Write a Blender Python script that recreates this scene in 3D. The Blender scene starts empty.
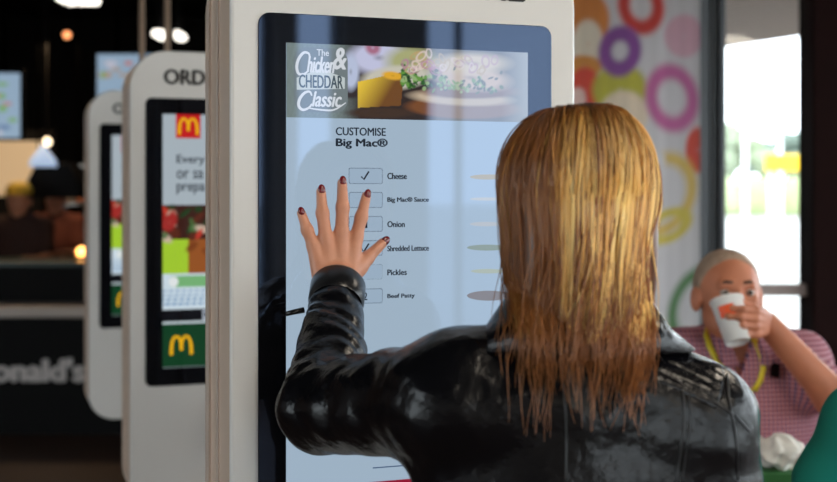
import bpy, math, random
import numpy as np
from mathutils import Vector, Matrix

# ------------------------------------------------------------------ camera, sky, exposure
SC = bpy.context.scene
COL = SC.collection
HZ, CX, FPX, EYE = 192.0, 418.5, 1200.0, 1.5
cam_d = bpy.data.cameras.new('camera')
cam = bpy.data.objects.new('camera', cam_d); COL.objects.link(cam)
cam.location = (0, 0, EYE); cam.rotation_euler = (math.pi / 2, 0, 0)
cam_d.sensor_width = 36.0; cam_d.lens = 36.0 * FPX / 837.0
cam_d.shift_y = -(241.0 - HZ) / 837.0
cam_d.clip_start = 0.02; cam_d.clip_end = 300
cam_d.dof.use_dof = True; cam_d.dof.focus_distance = 1.76; cam_d.dof.aperture_fstop = 3.6
SC.camera = cam

world = bpy.data.worlds.new('overcast_sky'); SC.world = world
world.use_nodes = True
wb = world.node_tree.nodes['Background']
wb.inputs[0].default_value = (0.94, 0.98, 1.04, 1); wb.inputs[1].default_value = 6.0
SC.view_settings.view_transform = 'Standard'; SC.view_settings.look = 'None'
SC.view_settings.exposure = 0.0; SC.view_settings.gamma = 1.0
SC.view_settings.use_curve_mapping = False
SC.cycles.use_denoising = True
SC.cycles.max_bounces = 7
SC.cycles.sample_clamp_indirect = 6.0

def portal(name, loc, rot, sx, sy):
    l = bpy.data.lights.new(name, 'AREA'); l.shape = 'RECTANGLE'; l.size = sx; l.size_y = sy
    l.cycles.is_portal = True
    o = bpy.data.objects.new(name, l); COL.objects.link(o); o.location = loc; o.rotation_euler = rot
def area(name, loc, rot, sx, sy, power, color):
    l = bpy.data.lights.new(name, 'AREA'); l.shape = 'RECTANGLE'; l.size = sx; l.size_y = sy
    l.energy = power; l.color = color
    o = bpy.data.objects.new(name, l); COL.objects.link(o); o.location = loc; o.rotation_euler = rot
    return o
H = math.pi / 2
portal('daylight_rear_door', (3.91, -4.25, 2.1), (H, 0, 0), .46, 2.1)
portal('daylight_added_rear_glazing', (2.5, -4.25, 1.7), (H, 0, 0), 2.0, 2.95)
portal('daylight_added_left_window', (-6.25, -1.3, 1.7), (0, -H, 0), 3.0, 5.0)
portal('daylight_rear_window', (5.8, -4.25, 1.7), (H, 0, 0), 1.75, 3.0)
portal('daylight_right_window', (7.25, 0.9, 1.7), (0, H, 0), 3.0, 8.9)
portal('daylight_seating_window', (1.6, 5.8, 1.5), (-H, 0, 0), .5, 2.9)
portal('daylight_seating_window', (4.5, 5.8, 1.5), (-H, 0, 0), 4.2, 2.9)

rng = np.random.default_rng(7)
random.seed(7)

def P(x, y, Y):
    return Vector(((x - CX) / FPX * Y, Y, EYE + (HZ - y) / FPX * Y))

# ------------------------------------------------------------------ materials
def lin(c):
    c = np.asarray(c, float) / 255.0
    return np.where(c <= 0.04045, c / 12.92, ((c + 0.055) / 1.055) ** 2.4)
MATS = {}
def mat(name, color, rough=.5, metal=0., emit=None, estr=0., spec=.5, bump=0., bscale=60., coat=0., var=0., vscale=8.,
        attr=None, sheen=0., trans=0., spec_tint=None):
    if name in MATS: return MATS[name]
    m = bpy.data.materials.new(name); m.use_nodes = True
    nt = m.node_tree; b = nt.nodes['Principled BSDF']
    b.inputs['Base Color'].default_value = (*color, 1)
    b.inputs['Roughness'].default_value = rough; b.inputs['Metallic'].default_value = metal
    b.inputs['Specular IOR Level'].default_value = spec
    b.inputs['Coat Weight'].default_value = coat
    if spec_tint: b.inputs['Specular Tint'].default_value = (*spec_tint, 1); b.inputs['IOR'].default_value = 1.56
    if sheen: b.inputs['Sheen Weight'].default_value = sheen
    if emit is not None:
        b.inputs['Emission Color'].default_value = (*emit, 1); b.inputs['Emission Strength'].default_value = estr
    tc = nt.nodes.new('ShaderNodeTexCoord')
    if bump:
        n = nt.nodes.new('ShaderNodeTexNoise'); n.inputs['Scale'].default_value = bscale; n.inputs['Detail'].default_value = 4
        nt.links.new(tc.outputs['Object'], n.inputs['Vector'])
        bp = nt.nodes.new('ShaderNodeBump'); bp.inputs['Strength'].default_value = bump; bp.inputs['Distance'].default_value = .004
        nt.links.new(n.outputs['Fac'], bp.inputs['Height']); nt.links.new(bp.outputs[0], b.inputs['Normal'])
    if var:
        n = nt.nodes.new('ShaderNodeTexNoise'); n.inputs['Scale'].default_value = vscale; n.inputs['Detail'].default_value = 3
        nt.links.new(tc.outputs['Object'], n.inputs['Vector'])
        r = nt.nodes.new('ShaderNodeMix'); r.data_type = 'RGBA'
        r.inputs[6].default_value = (*[c * (1 - var) for c in color], 1)
        r.inputs[7].default_value = (*[min(1, c * (1 + var)) for c in color], 1)
        nt.links.new(n.outputs['Fac'], r.inputs[0]); nt.links.new(r.outputs[2], b.inputs['Base Color'])
    if attr:
        a = nt.nodes.new('ShaderNodeAttribute'); a.attribute_name = 'paint'
        if attr == 'emit':
            nt.links.new(a.outputs['Color'], b.inputs['Emission Color']); b.inputs['Emission Strength'].default_value = estr
        else:
            nt.links.new(a.outputs['Color'], b.inputs['Base Color'])
    if trans:
        tr = nt.nodes.new('ShaderNodeBsdfTranslucent'); mx = nt.nodes.new('ShaderNodeMixShader')
        mx.inputs[0].default_value = trans
        if attr: nt.links.new(a.outputs['Color'], tr.inputs[0])
        else: tr.inputs[0].default_value = (*color, 1)
        out = nt.nodes['Material Output']
        nt.links.new(b.outputs[0], mx.inputs[1]); nt.links.new(tr.outputs[0], mx.inputs[2]); nt.links.new(mx.outputs[0], out.inputs[0])
    MATS[name] = m
    return m

def glass_mat():
    m = bpy.data.materials.new('window_glass'); m.use_nodes = True
    nt = m.node_tree; nt.nodes.clear()
    out = nt.nodes.new('ShaderNodeOutputMaterial'); mx = nt.nodes.new('ShaderNodeMixShader')
    tr = nt.nodes.new('ShaderNodeBsdfTransparent'); gl = nt.nodes.new('ShaderNodeBsdfGlossy'); lw = nt.nodes.new('ShaderNodeLayerWeight')
    pw = nt.nodes.new('ShaderNodeMath'); pw.operation = 'POWER'; pw.inputs[1].default_value = 5
    fr = nt.nodes.new('ShaderNodeMath'); fr.operation = 'MULTIPLY_ADD'; fr.inputs[1].default_value = .46; fr.inputs[2].default_value = .02
    tr.inputs[0].default_value = (.93, .96, .96, 1); gl.inputs['Roughness'].default_value = .0; nt.links.new(lw.outputs['Facing'], pw.inputs[0]); nt.links.new(pw.outputs[0], fr.inputs[0])
    nt.links.new(fr.outputs[0], mx.inputs[0]); nt.links.new(tr.outputs[0], mx.inputs[1]); nt.links.new(gl.outputs[0], mx.inputs[2])
    nt.links.new(mx.outputs[0], out.inputs[0])
    return m
GLASS = glass_mat()

def checked(name, c1, c2, c3, scale):
    """woven gingham: two crossed stripe sets"""
    m = bpy.data.materials.new(name); m.use_nodes = True
    nt = m.node_tree; b = nt.nodes['Principled BSDF']; b.inputs['Roughness'].default_value = .85
    b.inputs['Specular IOR Level'].default_value = .2
    tc = nt.nodes.new('ShaderNodeTexCoord'); sp = nt.nodes.new('ShaderNodeSeparateXYZ')
    nt.links.new(tc.outputs['Object'], sp.inputs[0])
    outs = []
    for ax in (0, 2):
        mu = nt.nodes.new('ShaderNodeMath'); mu.operation = 'MULTIPLY'; mu.inputs[1].default_value = scale
        nt.links.new(sp.outputs[ax], mu.inputs[0])
        s = nt.nodes.new('ShaderNodeMath'); s.operation = 'SINE'; nt.links.new(mu.outputs[0], s.inputs[0])
        g = nt.nodes.new('ShaderNodeMath'); g.operation = 'GREATER_THAN'; g.inputs[1].default_value = 0
        nt.links.new(s.outputs[0], g.inputs[0]); outs.append(g)
    m1 = nt.nodes.new('ShaderNodeMix'); m1.data_type = 'RGBA'
    m1.inputs[6].default_value = (*c1, 1); m1.inputs[7].default_value = (*c2, 1); nt.links.new(outs[0].outputs[0], m1.inputs[0])
    m2 = nt.nodes.new('ShaderNodeMix'); m2.data_type = 'RGBA'; m2.inputs[7].default_value = (*c3, 1)
    nt.links.new(m1.outputs[2], m2.inputs[6])
    h = nt.nodes.new('ShaderNodeMath'); h.operation = 'MULTIPLY'; h.inputs[1].default_value = .6
    nt.links.new(outs[1].outputs[0], h.inputs[0]); nt.links.new(h.outputs[0], m2.inputs[0])
    nt.links.new(m2.outputs[2], b.inputs['Base Color'])
    return m

# ------------------------------------------------------------------ mesh helpers
class MB:
    def __init__(s): s.v = []; s.f = []
    def add(s, v, f):
        n = len(s.v); s.v += [tuple(p) for p in v]; s.f += [tuple(i + n for i in q) for q in f]; return s
    def box(s, c, d, rz=0.):
        v = []; ca, sa = math.cos(rz), math.sin(rz)
        for z in (-1, 1):
            for x, y in ((-1, -1), (1, -1), (1, 1), (-1, 1)):
                px, py = x * d[0] / 2, y * d[1] / 2
                v.append((c[0] + px * ca - py * sa, c[1] + px * sa + py * ca, c[2] + z * d[2] / 2))
        return s.add(v, [(3, 2, 1, 0), (4, 5, 6, 7), (0, 1, 5, 4), (1, 2, 6, 5), (2, 3, 7, 6), (3, 0, 4, 7)])
    def tube(s, pts, r, n=8, r2=None):
        pts = [Vector(p) for p in pts]; m = len(pts)
        rs = r if hasattr(r, '__len__') else [r + ((r2 if r2 is not None else r) - r) * i / (m - 1) for i in range(m)]
        v = []; t0 = (pts[1] - pts[0]).normalized()
        a = t0.orthogonal().normalized()
        for i, p in enumerate(pts):
            t = (pts[min(i + 1, m - 1)] - pts[max(i - 1, 0)]).normalized()
            a = (a - t * a.dot(t)).normalized(); b = t.cross(a)
            for k in range(n):
                w = 2 * math.pi * k / n
                v.append(p + (a * math.cos(w) + b * math.sin(w)) * rs[i])
        f = [(i * n + k, i * n + (k + 1) % n, (i + 1) * n + (k + 1) % n, (i + 1) * n + k) for i in range(m - 1) for k in range(n)]
        f += [tuple(reversed(range(n))), tuple((m - 1) * n + k for k in range(n))]
        return s.add(v, f)
    def lathe(s, prof, c=(0, 0, 0), axis=(0, 0, 1), n=28, cap=True):
        ax = Vector(axis).normalized(); a = ax.orthogonal().normalized(); b = ax.cross(a); c = Vector(c)
        v = [c + ax * z + (a * math.cos(2 * math.pi * k / n) + b * math.sin(2 * math.pi * k / n)) * r for r, z in prof for k in range(n)]
        m = len(prof)
        f = [(i * n + k, i * n + (k + 1) % n, (i + 1) * n + (k + 1) % n, (i + 1) * n + k) for i in range(m - 1) for k in range(n)]
        if cap: f += [tuple(reversed(range(n))), tuple((m - 1) * n + k for k in range(n))]
        return s.add(v, f)
    def prism(s, poly, y0, y1):
        """polygon in x,z extruded from y0 to y1"""
        n = len(poly)
        v = [(x, y0, z) for x, z in poly] + [(x, y1, z) for x, z in poly]
        f = [tuple(range(n)), tuple(reversed(range(n, 2 * n)))]
        f += [(k, n + k, n + (k + 1) % n, (k + 1) % n) for k in range(n)]
        return s.add(v, f)

def rrect(x0, x1, z0, z1, r, n=8):
    out = []
    for cx, cz, a0 in ((x1 - r, z1 - r, 0), (x0 + r, z1 - r, 90), (x0 + r, z0 + r, 180), (x1 - r, z0 + r, 270)):
        for k in range(n + 1):
            a = math.radians(a0 + 90 * k / n); out.append((cx + r * math.cos(a), cz + r * math.sin(a)))
    return out

def obj(name, mb, m, parent=None, smooth=False, bevel=0., auto=False, paint=None, kind=None, label=None, seg=2):
    me = bpy.data.meshes.new(name)
    if isinstance(mb, MB):
        me.from_pydata(mb.v, [], mb.f)
    else:
        v, q = mb
        me.vertices.add(len(v)); me.vertices.foreach_set('co', np.asarray(v, np.float32).ravel())
        k = q.shape[1]
        me.loops.add(q.size); me.loops.foreach_set('vertex_index', q.astype(np.int32).ravel())
        me.polygons.add(len(q)); me.polygons.foreach_set('loop_start', np.arange(0, q.size, k, dtype=np.int32))
        me.update(calc_edges=True); me.validate()
    me.update()
    if paint is not None:
        at = me.color_attributes.new('paint', 'FLOAT_COLOR', 'POINT')
        c = np.ones((len(paint), 4), np.float32); c[:, :3] = paint
        at.data.foreach_set('color', c.ravel())
    if smooth: me.polygons.foreach_set('use_smooth', [True] * len(me.polygons))
    me.materials.append(m)
    o = bpy.data.objects.new(name, me); COL.objects.link(o)
    if parent is not None: o.parent = parent
    if bevel:
        b = o.modifiers.new('bevel', 'BEVEL'); b.width = bevel; b.segments = seg; b.limit_method = 'ANGLE'; b.angle_limit = .6
    if kind: o['kind'] = kind
    if label: o['label'] = label
    return o

def tag(o, label, cat, group=None):
    o['label'] = label; o['category'] = cat
    if group: o['group'] = group
    return o
def thing(name, label, cat, loc=(0, 0, 0), rz=0., group=None):
    o = bpy.data.objects.new(name, None); COL.objects.link(o); o.location = loc; o.rotation_euler = (0, 0, rz)
    o.empty_display_size = .1
    return tag(o, label, cat, group)
def world_child(o, parent):
    """parent o while its mesh keeps the world coordinates it was built in"""
    o.parent = parent; o.matrix_parent_inverse = parent_matrix(parent).inverted(); return o
def parent_matrix(p):
    return Matrix.Translation(p.location) @ p.rotation_euler.to_matrix().to_4x4()
def struct(name, mb, m, **k):
    return obj(name, mb, m, kind='structure', **k)

def text_mb(s, x0, x1, z0, z1, y0, depth, shear=0., fat=0.):
    """fat thickens the strokes by laying shifted copies of the letters into one mesh"""
    cu = bpy.data.curves.new('t', 'FONT'); cu.body = s; cu.extrude = .02; cu.shear = shear
    cu.resolution_u = 4
    o = bpy.data.objects.new('t', cu); COL.objects.link(o)
    dg = bpy.context.evaluated_depsgraph_get(); dg.update()
    me = bpy.data.meshes.new_from_object(o.evaluated_get(dg))
    v = np.array([x.co[:] for x in me.vertices]); f = [tuple(p.vertices) for p in me.polygons]
    bpy.data.objects.remove(o); bpy.data.curves.remove(cu); bpy.data.meshes.remove(me)
    lo, hi = v.min(0), v.max(0); mb = MB(); w = fat * (z1 - z0)
    for k, (dx, dz) in enumerate(((0, 0),) if not fat else ((-w, 0), (w, 0), (0, -w * .6), (0, w * .6))):
        X = x0 + w + dx + (v[:, 0] - lo[0]) / (hi[0] - lo[0]) * (x1 - x0 - 2 * w)
        Z = z0 + w + dz + (v[:, 1] - lo[1]) / (hi[1] - lo[1]) * (z1 - z0 - 2 * w)
        Y = y0 - (v[:, 2] - lo[2]) / max(1e-6, hi[2] - lo[2]) * (depth + k * .00002)
        mb.add(np.stack([X, Y, Z], 1).tolist(), f)
    return mb

def strip_mb(mb, pts, w, y0, depth):
    """flat ribbon of width w (number or list) along x,z points, extruded"""
    n = len(pts); pts = [Vector((p[0], p[1])) for p in pts]; L = []; R = []
    for i, p in enumerate(pts):
        t = (pts[min(i + 1, n - 1)] - pts[max(i - 1, 0)]).normalized(); q = Vector((-t.y, t.x))
        ww = w[i] if hasattr(w, '__len__') else w
        L.append(p + q * ww / 2); R.append(p - q * ww / 2)
    v = []
    for i in range(n):
        v += [(L[i].x, y0 - depth, L[i].y), (R[i].x, y0 - depth, R[i].y), (R[i].x, y0, R[i].y), (L[i].x, y0, L[i].y)]
    f = [(4 * i + k, 4 * i + (k + 1) % 4, 4 * i + 4 + (k + 1) % 4, 4 * i + 4 + k) for i in range(n - 1) for k in range(4)]
    f += [(3, 2, 1, 0), tuple(4 * n - 4 + k for k in range(4))]
    return mb.add(v, f)

def arches(x0, x1, z0, z1, y0, depth):
    """the double-arch M"""
    mb = MB(); w = x1 - x0; h = z1 - z0
    for s in (0, 1):
        pts = []; ws = []
        for k in range(25):
            t = k / 24 * math.pi
            px = x0 + w * (.28 + .44 * s) - math.cos(t) * w * .22
            e = math.sin(t) ** .62
            inner = (t > math.pi / 2) if s == 0 else (t < math.pi / 2)
            pz = z0 + h * (.22 if inner else 0) + (h * (.95 - (.22 if inner else 0))) * e
            pts.append((px, pz)); ws.append(w * (.15 - .03 * math.sin(t)))
        strip_mb(mb, pts, ws, y0, depth)
    return mb

def painted(name, x0, x1, z0, z1, y, nx, nz, fn, m, parent, thick=.0012, edge=.02):
    """flat panel, front face a fine grid whose colours are the printed or shown picture"""
    xs = np.linspace(x0, x1, nx); zs = np.linspace(z1, z0, nz)
    X, Z = np.meshgrid(xs, zs)
    v = np.stack([X.ravel(), np.full(X.size, y), Z.ravel()], 1)
    i = np.arange(nx * nz).reshape(nz, nx)
    q = np.stack([i[1:, :-1].ravel(), i[1:, 1:].ravel(), i[:-1, 1:].ravel(), i[:-1, :-1].ravel()], 1)
    col = fn(X.ravel(), Z.ravel())
    bv = np.array([(x0, y + thick, z0), (x1, y + thick, z0), (x1, y + thick, z1), (x0, y + thick, z1),
                   (x0, y, z0), (x1, y, z0), (x1, y, z1), (x0, y, z1)]); n = len(v)
    bq = np.array([(3, 2, 1, 0), (0, 1, 5, 4), (1, 2, 6, 5), (2, 3, 7, 6), (3, 0, 4, 7)]) + n
    v = np.concatenate([v, bv]); q = np.concatenate([q, bq]); col = np.concatenate([col, np.zeros((8, 3)) + edge])
    return obj(name, (v, q), m, parent, paint=col)

# ------------------------------------------------------------------ distance-field modelling
def A3(p): return np.array([float(p[0]), float(p[1]), float(p[2])])
def RC(a, b, r1, r2):
    a, b = A3(a), A3(b); d = b - a; L = max(1e-9, d @ d)
    def f(p):
        h = np.clip((p - a) @ d / L, 0, 1)
        return np.linalg.norm(p - a - h[:, None] * d, axis=1) - (r1 + (r2 - r1) * h)
    return f
def EL(c, r, R=None):
    c, r = A3(c), A3(r)
    def f(p):
        q = p - c
        if R is not None: q = q @ R
        k0 = np.linalg.norm(q / r, axis=1); k1 = np.linalg.norm(q / r ** 2, axis=1) + 1e-9
        return k0 * (k0 - 1) / k1
    return f
def smin(a, b, k):
    h = np.clip(.5 + .5 * (b - a) / k, 0, 1); return b + (a - b) * h - k * h * (1 - h)
def SU(fs, k):
    def f(p):
        d = fs[0](p)
        for g in fs[1:]: d = smin(d, g(p), k)
        return d
    return f
def surface_nets(f, lo, hi, h):
    lo = A3(lo); hi = A3(hi); n = np.maximum(3, np.ceil((hi - lo) / h).astype(int) + 1)
    ax = [lo[i] + np.arange(n[i]) * h for i in range(3)]
    V = np.empty(n, np.float32)
    step = max(1, int(400000 // (n[1] * n[2])))
    for i in range(0, n[0], step):
        X, Y, Z = np.meshgrid(ax[0][i:i + step], ax[1], ax[2], indexing='ij')
        V[i:i + step] = f(np.stack([X.ravel(), Y.ravel(), Z.ravel()], 1)).reshape(X.shape)
    V[0] = V[-1] = 1; V[:, 0] = V[:, -1] = 1; V[:, :, 0] = V[:, :, -1] = 1
    S = V < 0
    c = [(i, j, k) for i in (0, 1) for j in (0, 1) for k in (0, 1)]
    cs = lambda A, o: A[o[0]:A.shape[0] - 1 + o[0], o[1]:A.shape[1] - 1 + o[1], o[2]:A.shape[2] - 1 + o[2]]
    cnt = sum(cs(S, o).astype(np.int8) for o in c)
    act = (cnt > 0) & (cnt < 8); idx = -np.ones(act.shape, np.int64); I = np.argwhere(act)
    idx[act] = np.arange(len(I))
    pos = np.zeros((len(I), 3)); num = np.zeros(len(I))
    for a in c:
        for d in range(3):
            if a[d]: continue
            b = list(a); b[d] = 1
            va = cs(V, a)[act]; vb = cs(V, b)[act]; cr = (va < 0) != (vb < 0)
            t = np.where(cr, va / np.where(cr, va - vb, 1), 0)
            pt = np.array(a, float)[None] + t[:, None] * np.eye(3)[d][None]
            pos += pt * cr[:, None]; num += cr
    pos = lo + (I + pos / num[:, None]) * h
    Q = []
    for d in range(3):
        u, w = (d + 1) % 3, (d + 2) % 3
        s0 = np.moveaxis(S, d, 0); cr = s0[:-1] != s0[1:]; E = np.argwhere(np.moveaxis(cr, 0, d)); 
        m = (E[:, u] > 0) & (E[:, w] > 0) & (E[:, u] < S.shape[u] - 1) & (E[:, w] < S.shape[w] - 1); E = E[m]
        inside = S[E[:, 0], E[:, 1], E[:, 2]]
        eu, ew = np.eye(3, dtype=int)[u], np.eye(3, dtype=int)[w]
        g = lambda K: idx[K[:, 0], K[:, 1], K[:, 2]]
        q = np.stack([g(E - eu - ew), g(E - ew), g(E), g(E - eu)], 1)
        q[~inside] = q[~inside][:, ::-1]
        Q.append(q)
    return pos, np.concatenate(Q)
def grad(f, p, e=.0015):
    return np.stack([(f(p + np.eye(3)[i] * e) - f(p - np.eye(3)[i] * e)) for i in range(3)], 1) / (2 * e)
def sdf_mesh(f, lo, hi, h, snap=2):
    v, q = surface_nets(f, lo, hi, h)
    for _ in range(snap):
        g = grad(f, v); L = (g ** 2).sum(1) + 1e-6
        v = v - g * np.clip(f(v) / L, -h * .6, h * .6)[:, None] * .8
    return v, q
def join(*parts):
    V = []; Q = []; n = 0
    for v, q in parts: V.append(v); Q.append(q + n); n += len(v)
    return np.concatenate(V), np.concatenate(Q)
def raycast(f, px, py, near=.8, far=4.):
    d = np.array([(px - CX) / FPX, 1, (HZ - py) / FPX]); o = np.array([0, 0, EYE]); t = near
    for _ in range(90):
        s = float(f((o + d * t)[None])[0]); t += s * .7
        if s < .0004 or t > far: break
    return o + d * t
def rotm(yaw=0, pitch=0, roll=0):
    return np.array(Matrix.Rotation(yaw, 3, 'Z') @ Matrix.Rotation(pitch, 3, 'X') @ Matrix.Rotation(roll, 3, 'Y'))

def head_sdf(c, R, s=1., male=False):
    """x right, y forward, z up in head space"""
    w = 1.04 if male else 1.
    cran = EL((0, -.012, .028), (.075 * w, .094, .086))
    face = SU([EL((0, .028, -.03), (.059 * w, .06, .082)), RC((-.03 * w, .035, -.075), (.03 * w, .035, -.075), .026, .026),
               EL((0, .062, -.096), (.024 * w, .022, .018))], .02)
    nose = SU([RC((0, .088, .012), (0, .108, -.028), .006, .0105), RC((-.011, .095, -.031), (.011, .095, -.031), .0075, .0075)], .008)
    brow = RC((-.034, .073, .024), (.034, .073, .024), .0125, .0125)
    lips = SU([RC((-.017, .084, -.056), (.017, .084, -.056), .005, .005), RC((-.013, .083, -.065), (.013, .083, -.065), .0058, .0058)], .002)
    cheek = SU([EL((-.038, .064, -.022), (.02, .02, .022)), EL((.038, .064, -.022), (.02, .02, .022))], .01)
    sock = [EL((sx * .031, .098, .006), (.019, .022, .0125)) for sx in (-1, 1)]
    ear = [EL((sx * .079 * w, -.004, -.008), (.009, .02, .032), np.array(Matrix.Rotation(sx * .35, 3, 'Z'))) for sx in (-1, 1)]
    eard = [EL((sx * .086 * w, .002, -.006), (.006, .010, .02)) for sx in (-1, 1)]
    def f(p):
        q = (p - A3(c)) @ R / s
        d = smin(cran(q), face(q), .03); d = smin(d, brow(q), .012); d = smin(d, cheek(q), .018)
        for g in sock: d = -smin(-d, g(q), .010)
        d = smin(d, nose(q), .010); d = smin(d, lips(q), .004)
        for g, e in zip(ear, eard): d = smin(d, np.maximum(g(q), -e(q)), .006)
        return d * s
    return f
def add_eyes(root, c, R, s, iris):
    for sx in (-1, 1):
        e = A3(c) + R @ (np.array([sx * .031, .0725, .006]) * s)
        mb = MB().lathe([(.0125 * s * math.sin(a), -.0125 * s * math.cos(a)) for a in np.linspace(.02, math.pi - .02, 12)], e, R @ np.array([0, 1., 0]), 16)
        w = obj('eye', mb, mat('eye_white', (.42, .35, .31), .2), None, smooth=True); world_child(w, root)
        mi = MB().lathe([(.0001, .0128 * s), (.0055 * s, .0118 * s), (.0056 * s, .0105 * s)], e, R @ np.array([0, 1., 0]), 14)
        k = obj('iris', mi, iris, None, smooth=True); k.parent = w; k.matrix_parent_inverse = w.matrix_parent_inverse @ Matrix.Identity(4)
        k.parent = w; k.matrix_parent_inverse = Matrix.Identity(4)

def hand_prims(wrist, u, n, side, curl=(.35, .4, .3), s=1., spread=.12, thumb=(.9, .35), grow=1.):
    """u: towards the fingers, n: way the palm faces, side: +1 if thumb is on u x n side"""
    wrist = A3(wrist); u = A3(u); u /= np.linalg.norm(u); n = A3(n); n = n - u * (n @ u); n /= np.linalg.norm(n)
    t = np.cross(u, n) * side
    pr = []; pts = []
    lens = [(.042, .026, .021), (.046, .029, .022), (.042, .027, .021), (.033, .021, .019)]
    for i in range(4):
        off = (.030 - .0195 * i)
        k = wrist + u * ((.088, .092, .087, .078)[i]) * s + t * off * s
        pr.append(RC(wrist + u * .012 * s + t * off * .55 * s, k, .0155 * s, .0115 * s))
        ang = 0; d0 = u + t * (spread * (1.3 - i) * .9); p = k; chain = [p]
        for j in range(3):
            ang += curl[j]; d = d0 * math.cos(ang) + n * math.sin(ang); d /= np.linalg.norm(d)
            q = p + d * lens[i][j] * s
            r0 = (.0095, .0086, .0078)[j] * s; r1 = (.0086, .0078, .0066)[j] * s
            pr.append(RC(p, q, r0, r1)); p = q; chain.append(q)
        pts.append(chain)
    b = wrist + u * .028 * s + t * .024 * s + n * .006 * s
    d1 = u * math.cos(thumb[0]) + t * math.sin(thumb[0]) + n * thumb[1]; d1 /= np.linalg.norm(d1)
    m = b + d1 * .038 * s; d2 = d1 + u * .45 + n * .25; d2 /= np.linalg.norm(d2); e = m + d2 * .05 * s
    pr += [RC(wrist + u * .012 * s + t * .012 * s, b, .017 * s, .0165 * s), RC(b, m, .016 * s, .011 * s), RC(m, e, .0105 * s, .0075 * s)]
    pr.append(RC(wrist - u * .02, wrist + u * .01, .025 * s, .022 * s))
    lo = np.min([c for ch in pts for c in ch] + [wrist, e], 0) - .035; hi = np.max([c for ch in pts for c in ch] + [wrist, e], 0) + .035
    return SU(pr, .007), lo, hi

def vnoise(p, f, seed=0):
    r = np.random.default_rng(seed); s = 0
    for i in range(5):
        k = r.normal(size=3); k /= np.linalg.norm(k); s = s + np.sin(p @ k * f * (1 + .5 * i) + r.uniform(0, 6.3) + 1.3 * np.sin(p @ r.normal(size=3) * f * .6)) / (1 + .5 * i)
    return s / 2.4

# ------------------------------------------------------------------ colours
M_white = mat('cream_powder_coat', (.70, .68, .65), .32, var=.02)
M_side = mat('tan_side_paint', (.80, .62, .49), .26, bump=.03, bscale=200)
AR = (.45, .62, 1.)
M_black = mat('black_display_glass', (.004, .004, .005), .03, spec=.5, spec_tint=AR)
M_steel = mat('brushed_steel', (.45, .42, .39), .3, metal=.9)
M_dark = mat('black_panel', (.006, .006, .0065), .6, spec=.15)
M_mdark = mat('charcoal_paint', (.010, .009, .009), .7, spec=.2)
def screen(name, rgb, e=1.):
    c = tuple(lin(rgb)); return mat(name, (.004, .004, .005), .03, emit=c, estr=e, spec_tint=AR)
M_paint = mat('display_picture', (.004, .004, .005), .03, attr='emit', estr=.9, emit=(1, 1, 1), spec_tint=AR)
M_skin = mat('skin', (.64, .28, .165), .45, var=.10, vscale=30, bump=.12, bscale=160)
M_skin2 = mat('ruddy_skin', (.50, .18, .095), .5, var=.18, vscale=18, bump=.1, bscale=120)
M_leather = mat('black_leather', (.003, .003, .004), .25, spec=.24, bump=.8, bscale=40)
M_leather2 = mat('black_leather_trim', (.008, .008, .009), .28, spec=.4)

# ------------------------------------------------------------------ the room
XL, XR, YR, YS, YB, CZ = -6.0, 7.2, -4.2, 5.55, 12.0, 3.25
M_floor = mat('brown_floor_tiles', (.085, .048, .034), .45, spec=.25, var=.25, vscale=2.0)
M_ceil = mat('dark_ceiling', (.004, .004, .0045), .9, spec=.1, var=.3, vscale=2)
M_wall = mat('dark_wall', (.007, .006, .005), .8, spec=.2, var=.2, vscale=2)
M_lwall = mat('warm_plaster', (.42, .36, .30), .8, var=.05)
struct('floor', MB().box((.6, 3.9, -.05), (XR - XL + .4, YB - YR + .4, .1)), M_floor)
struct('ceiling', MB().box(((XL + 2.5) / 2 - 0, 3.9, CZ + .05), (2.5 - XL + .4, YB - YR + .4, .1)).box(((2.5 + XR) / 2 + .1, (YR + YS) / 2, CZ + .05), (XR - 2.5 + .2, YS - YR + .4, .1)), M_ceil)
struct('wall_left', MB().box((XL - .1, (1.2 + YB) / 2 + .1, CZ / 2), (.2, YB - 1.0, CZ)).box((XL - .1, YR + .1, CZ / 2), (.2, .6, CZ)).box((XL - .1, -1.35, .1), (.2, 5.1, .2)).box((XL - .1, -1.35, 3.2), (.2, 5.1, .1)), mat('wood_panelling', (.20, .11, .06), .5, var=.3, vscale=3))
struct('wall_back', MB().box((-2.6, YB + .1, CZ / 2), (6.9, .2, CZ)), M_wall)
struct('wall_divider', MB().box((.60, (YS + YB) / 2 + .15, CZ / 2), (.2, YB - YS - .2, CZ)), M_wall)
# rear wall with added glazing for light, a glazed door strip and a window
WX = [(1.5, 3.50, .25), (3.70, 4.12, 1.1), (4.95, 6.62, .2)]
rw = MB(); xprev = XL
for a, b, sill in WX:
    rw.box(((xprev + a) / 2, YR - .1, CZ / 2), (a - xprev, .2, CZ)).box(((a + b) / 2, YR - .1, sill / 2), (b - a, .2, sill)).box(((a + b) / 2, YR - .1, 3.21), (b - a, .2, .08)); xprev = b
rw.box(((xprev + XR) / 2, YR - .1, CZ / 2), (XR - xprev, .2, CZ))
struct('wall_rear', rw, M_lwall)
struct('wall_right', MB().box((XR + .1, YR + .35, CZ / 2), (.2, .7, CZ)).box((XR + .1, YS - .2, CZ / 2), (.2, .4, CZ))
       .box((XR + .1, .7, .1), (.2, 8.9, .2)).box((XR + .1, .7, 3.2), (.2, 8.9, .1)), M_lwall)
M_frame = mat('grey_aluminium_frame', (.075, .085, .095), .4, metal=.3)
M_col = mat('dark_brown_column', (.014, .0045, .004), .8, spec=.1, var=.2)
M_lframe = mat('pale_window_frame', (.42, .33, .30), .5)
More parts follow.
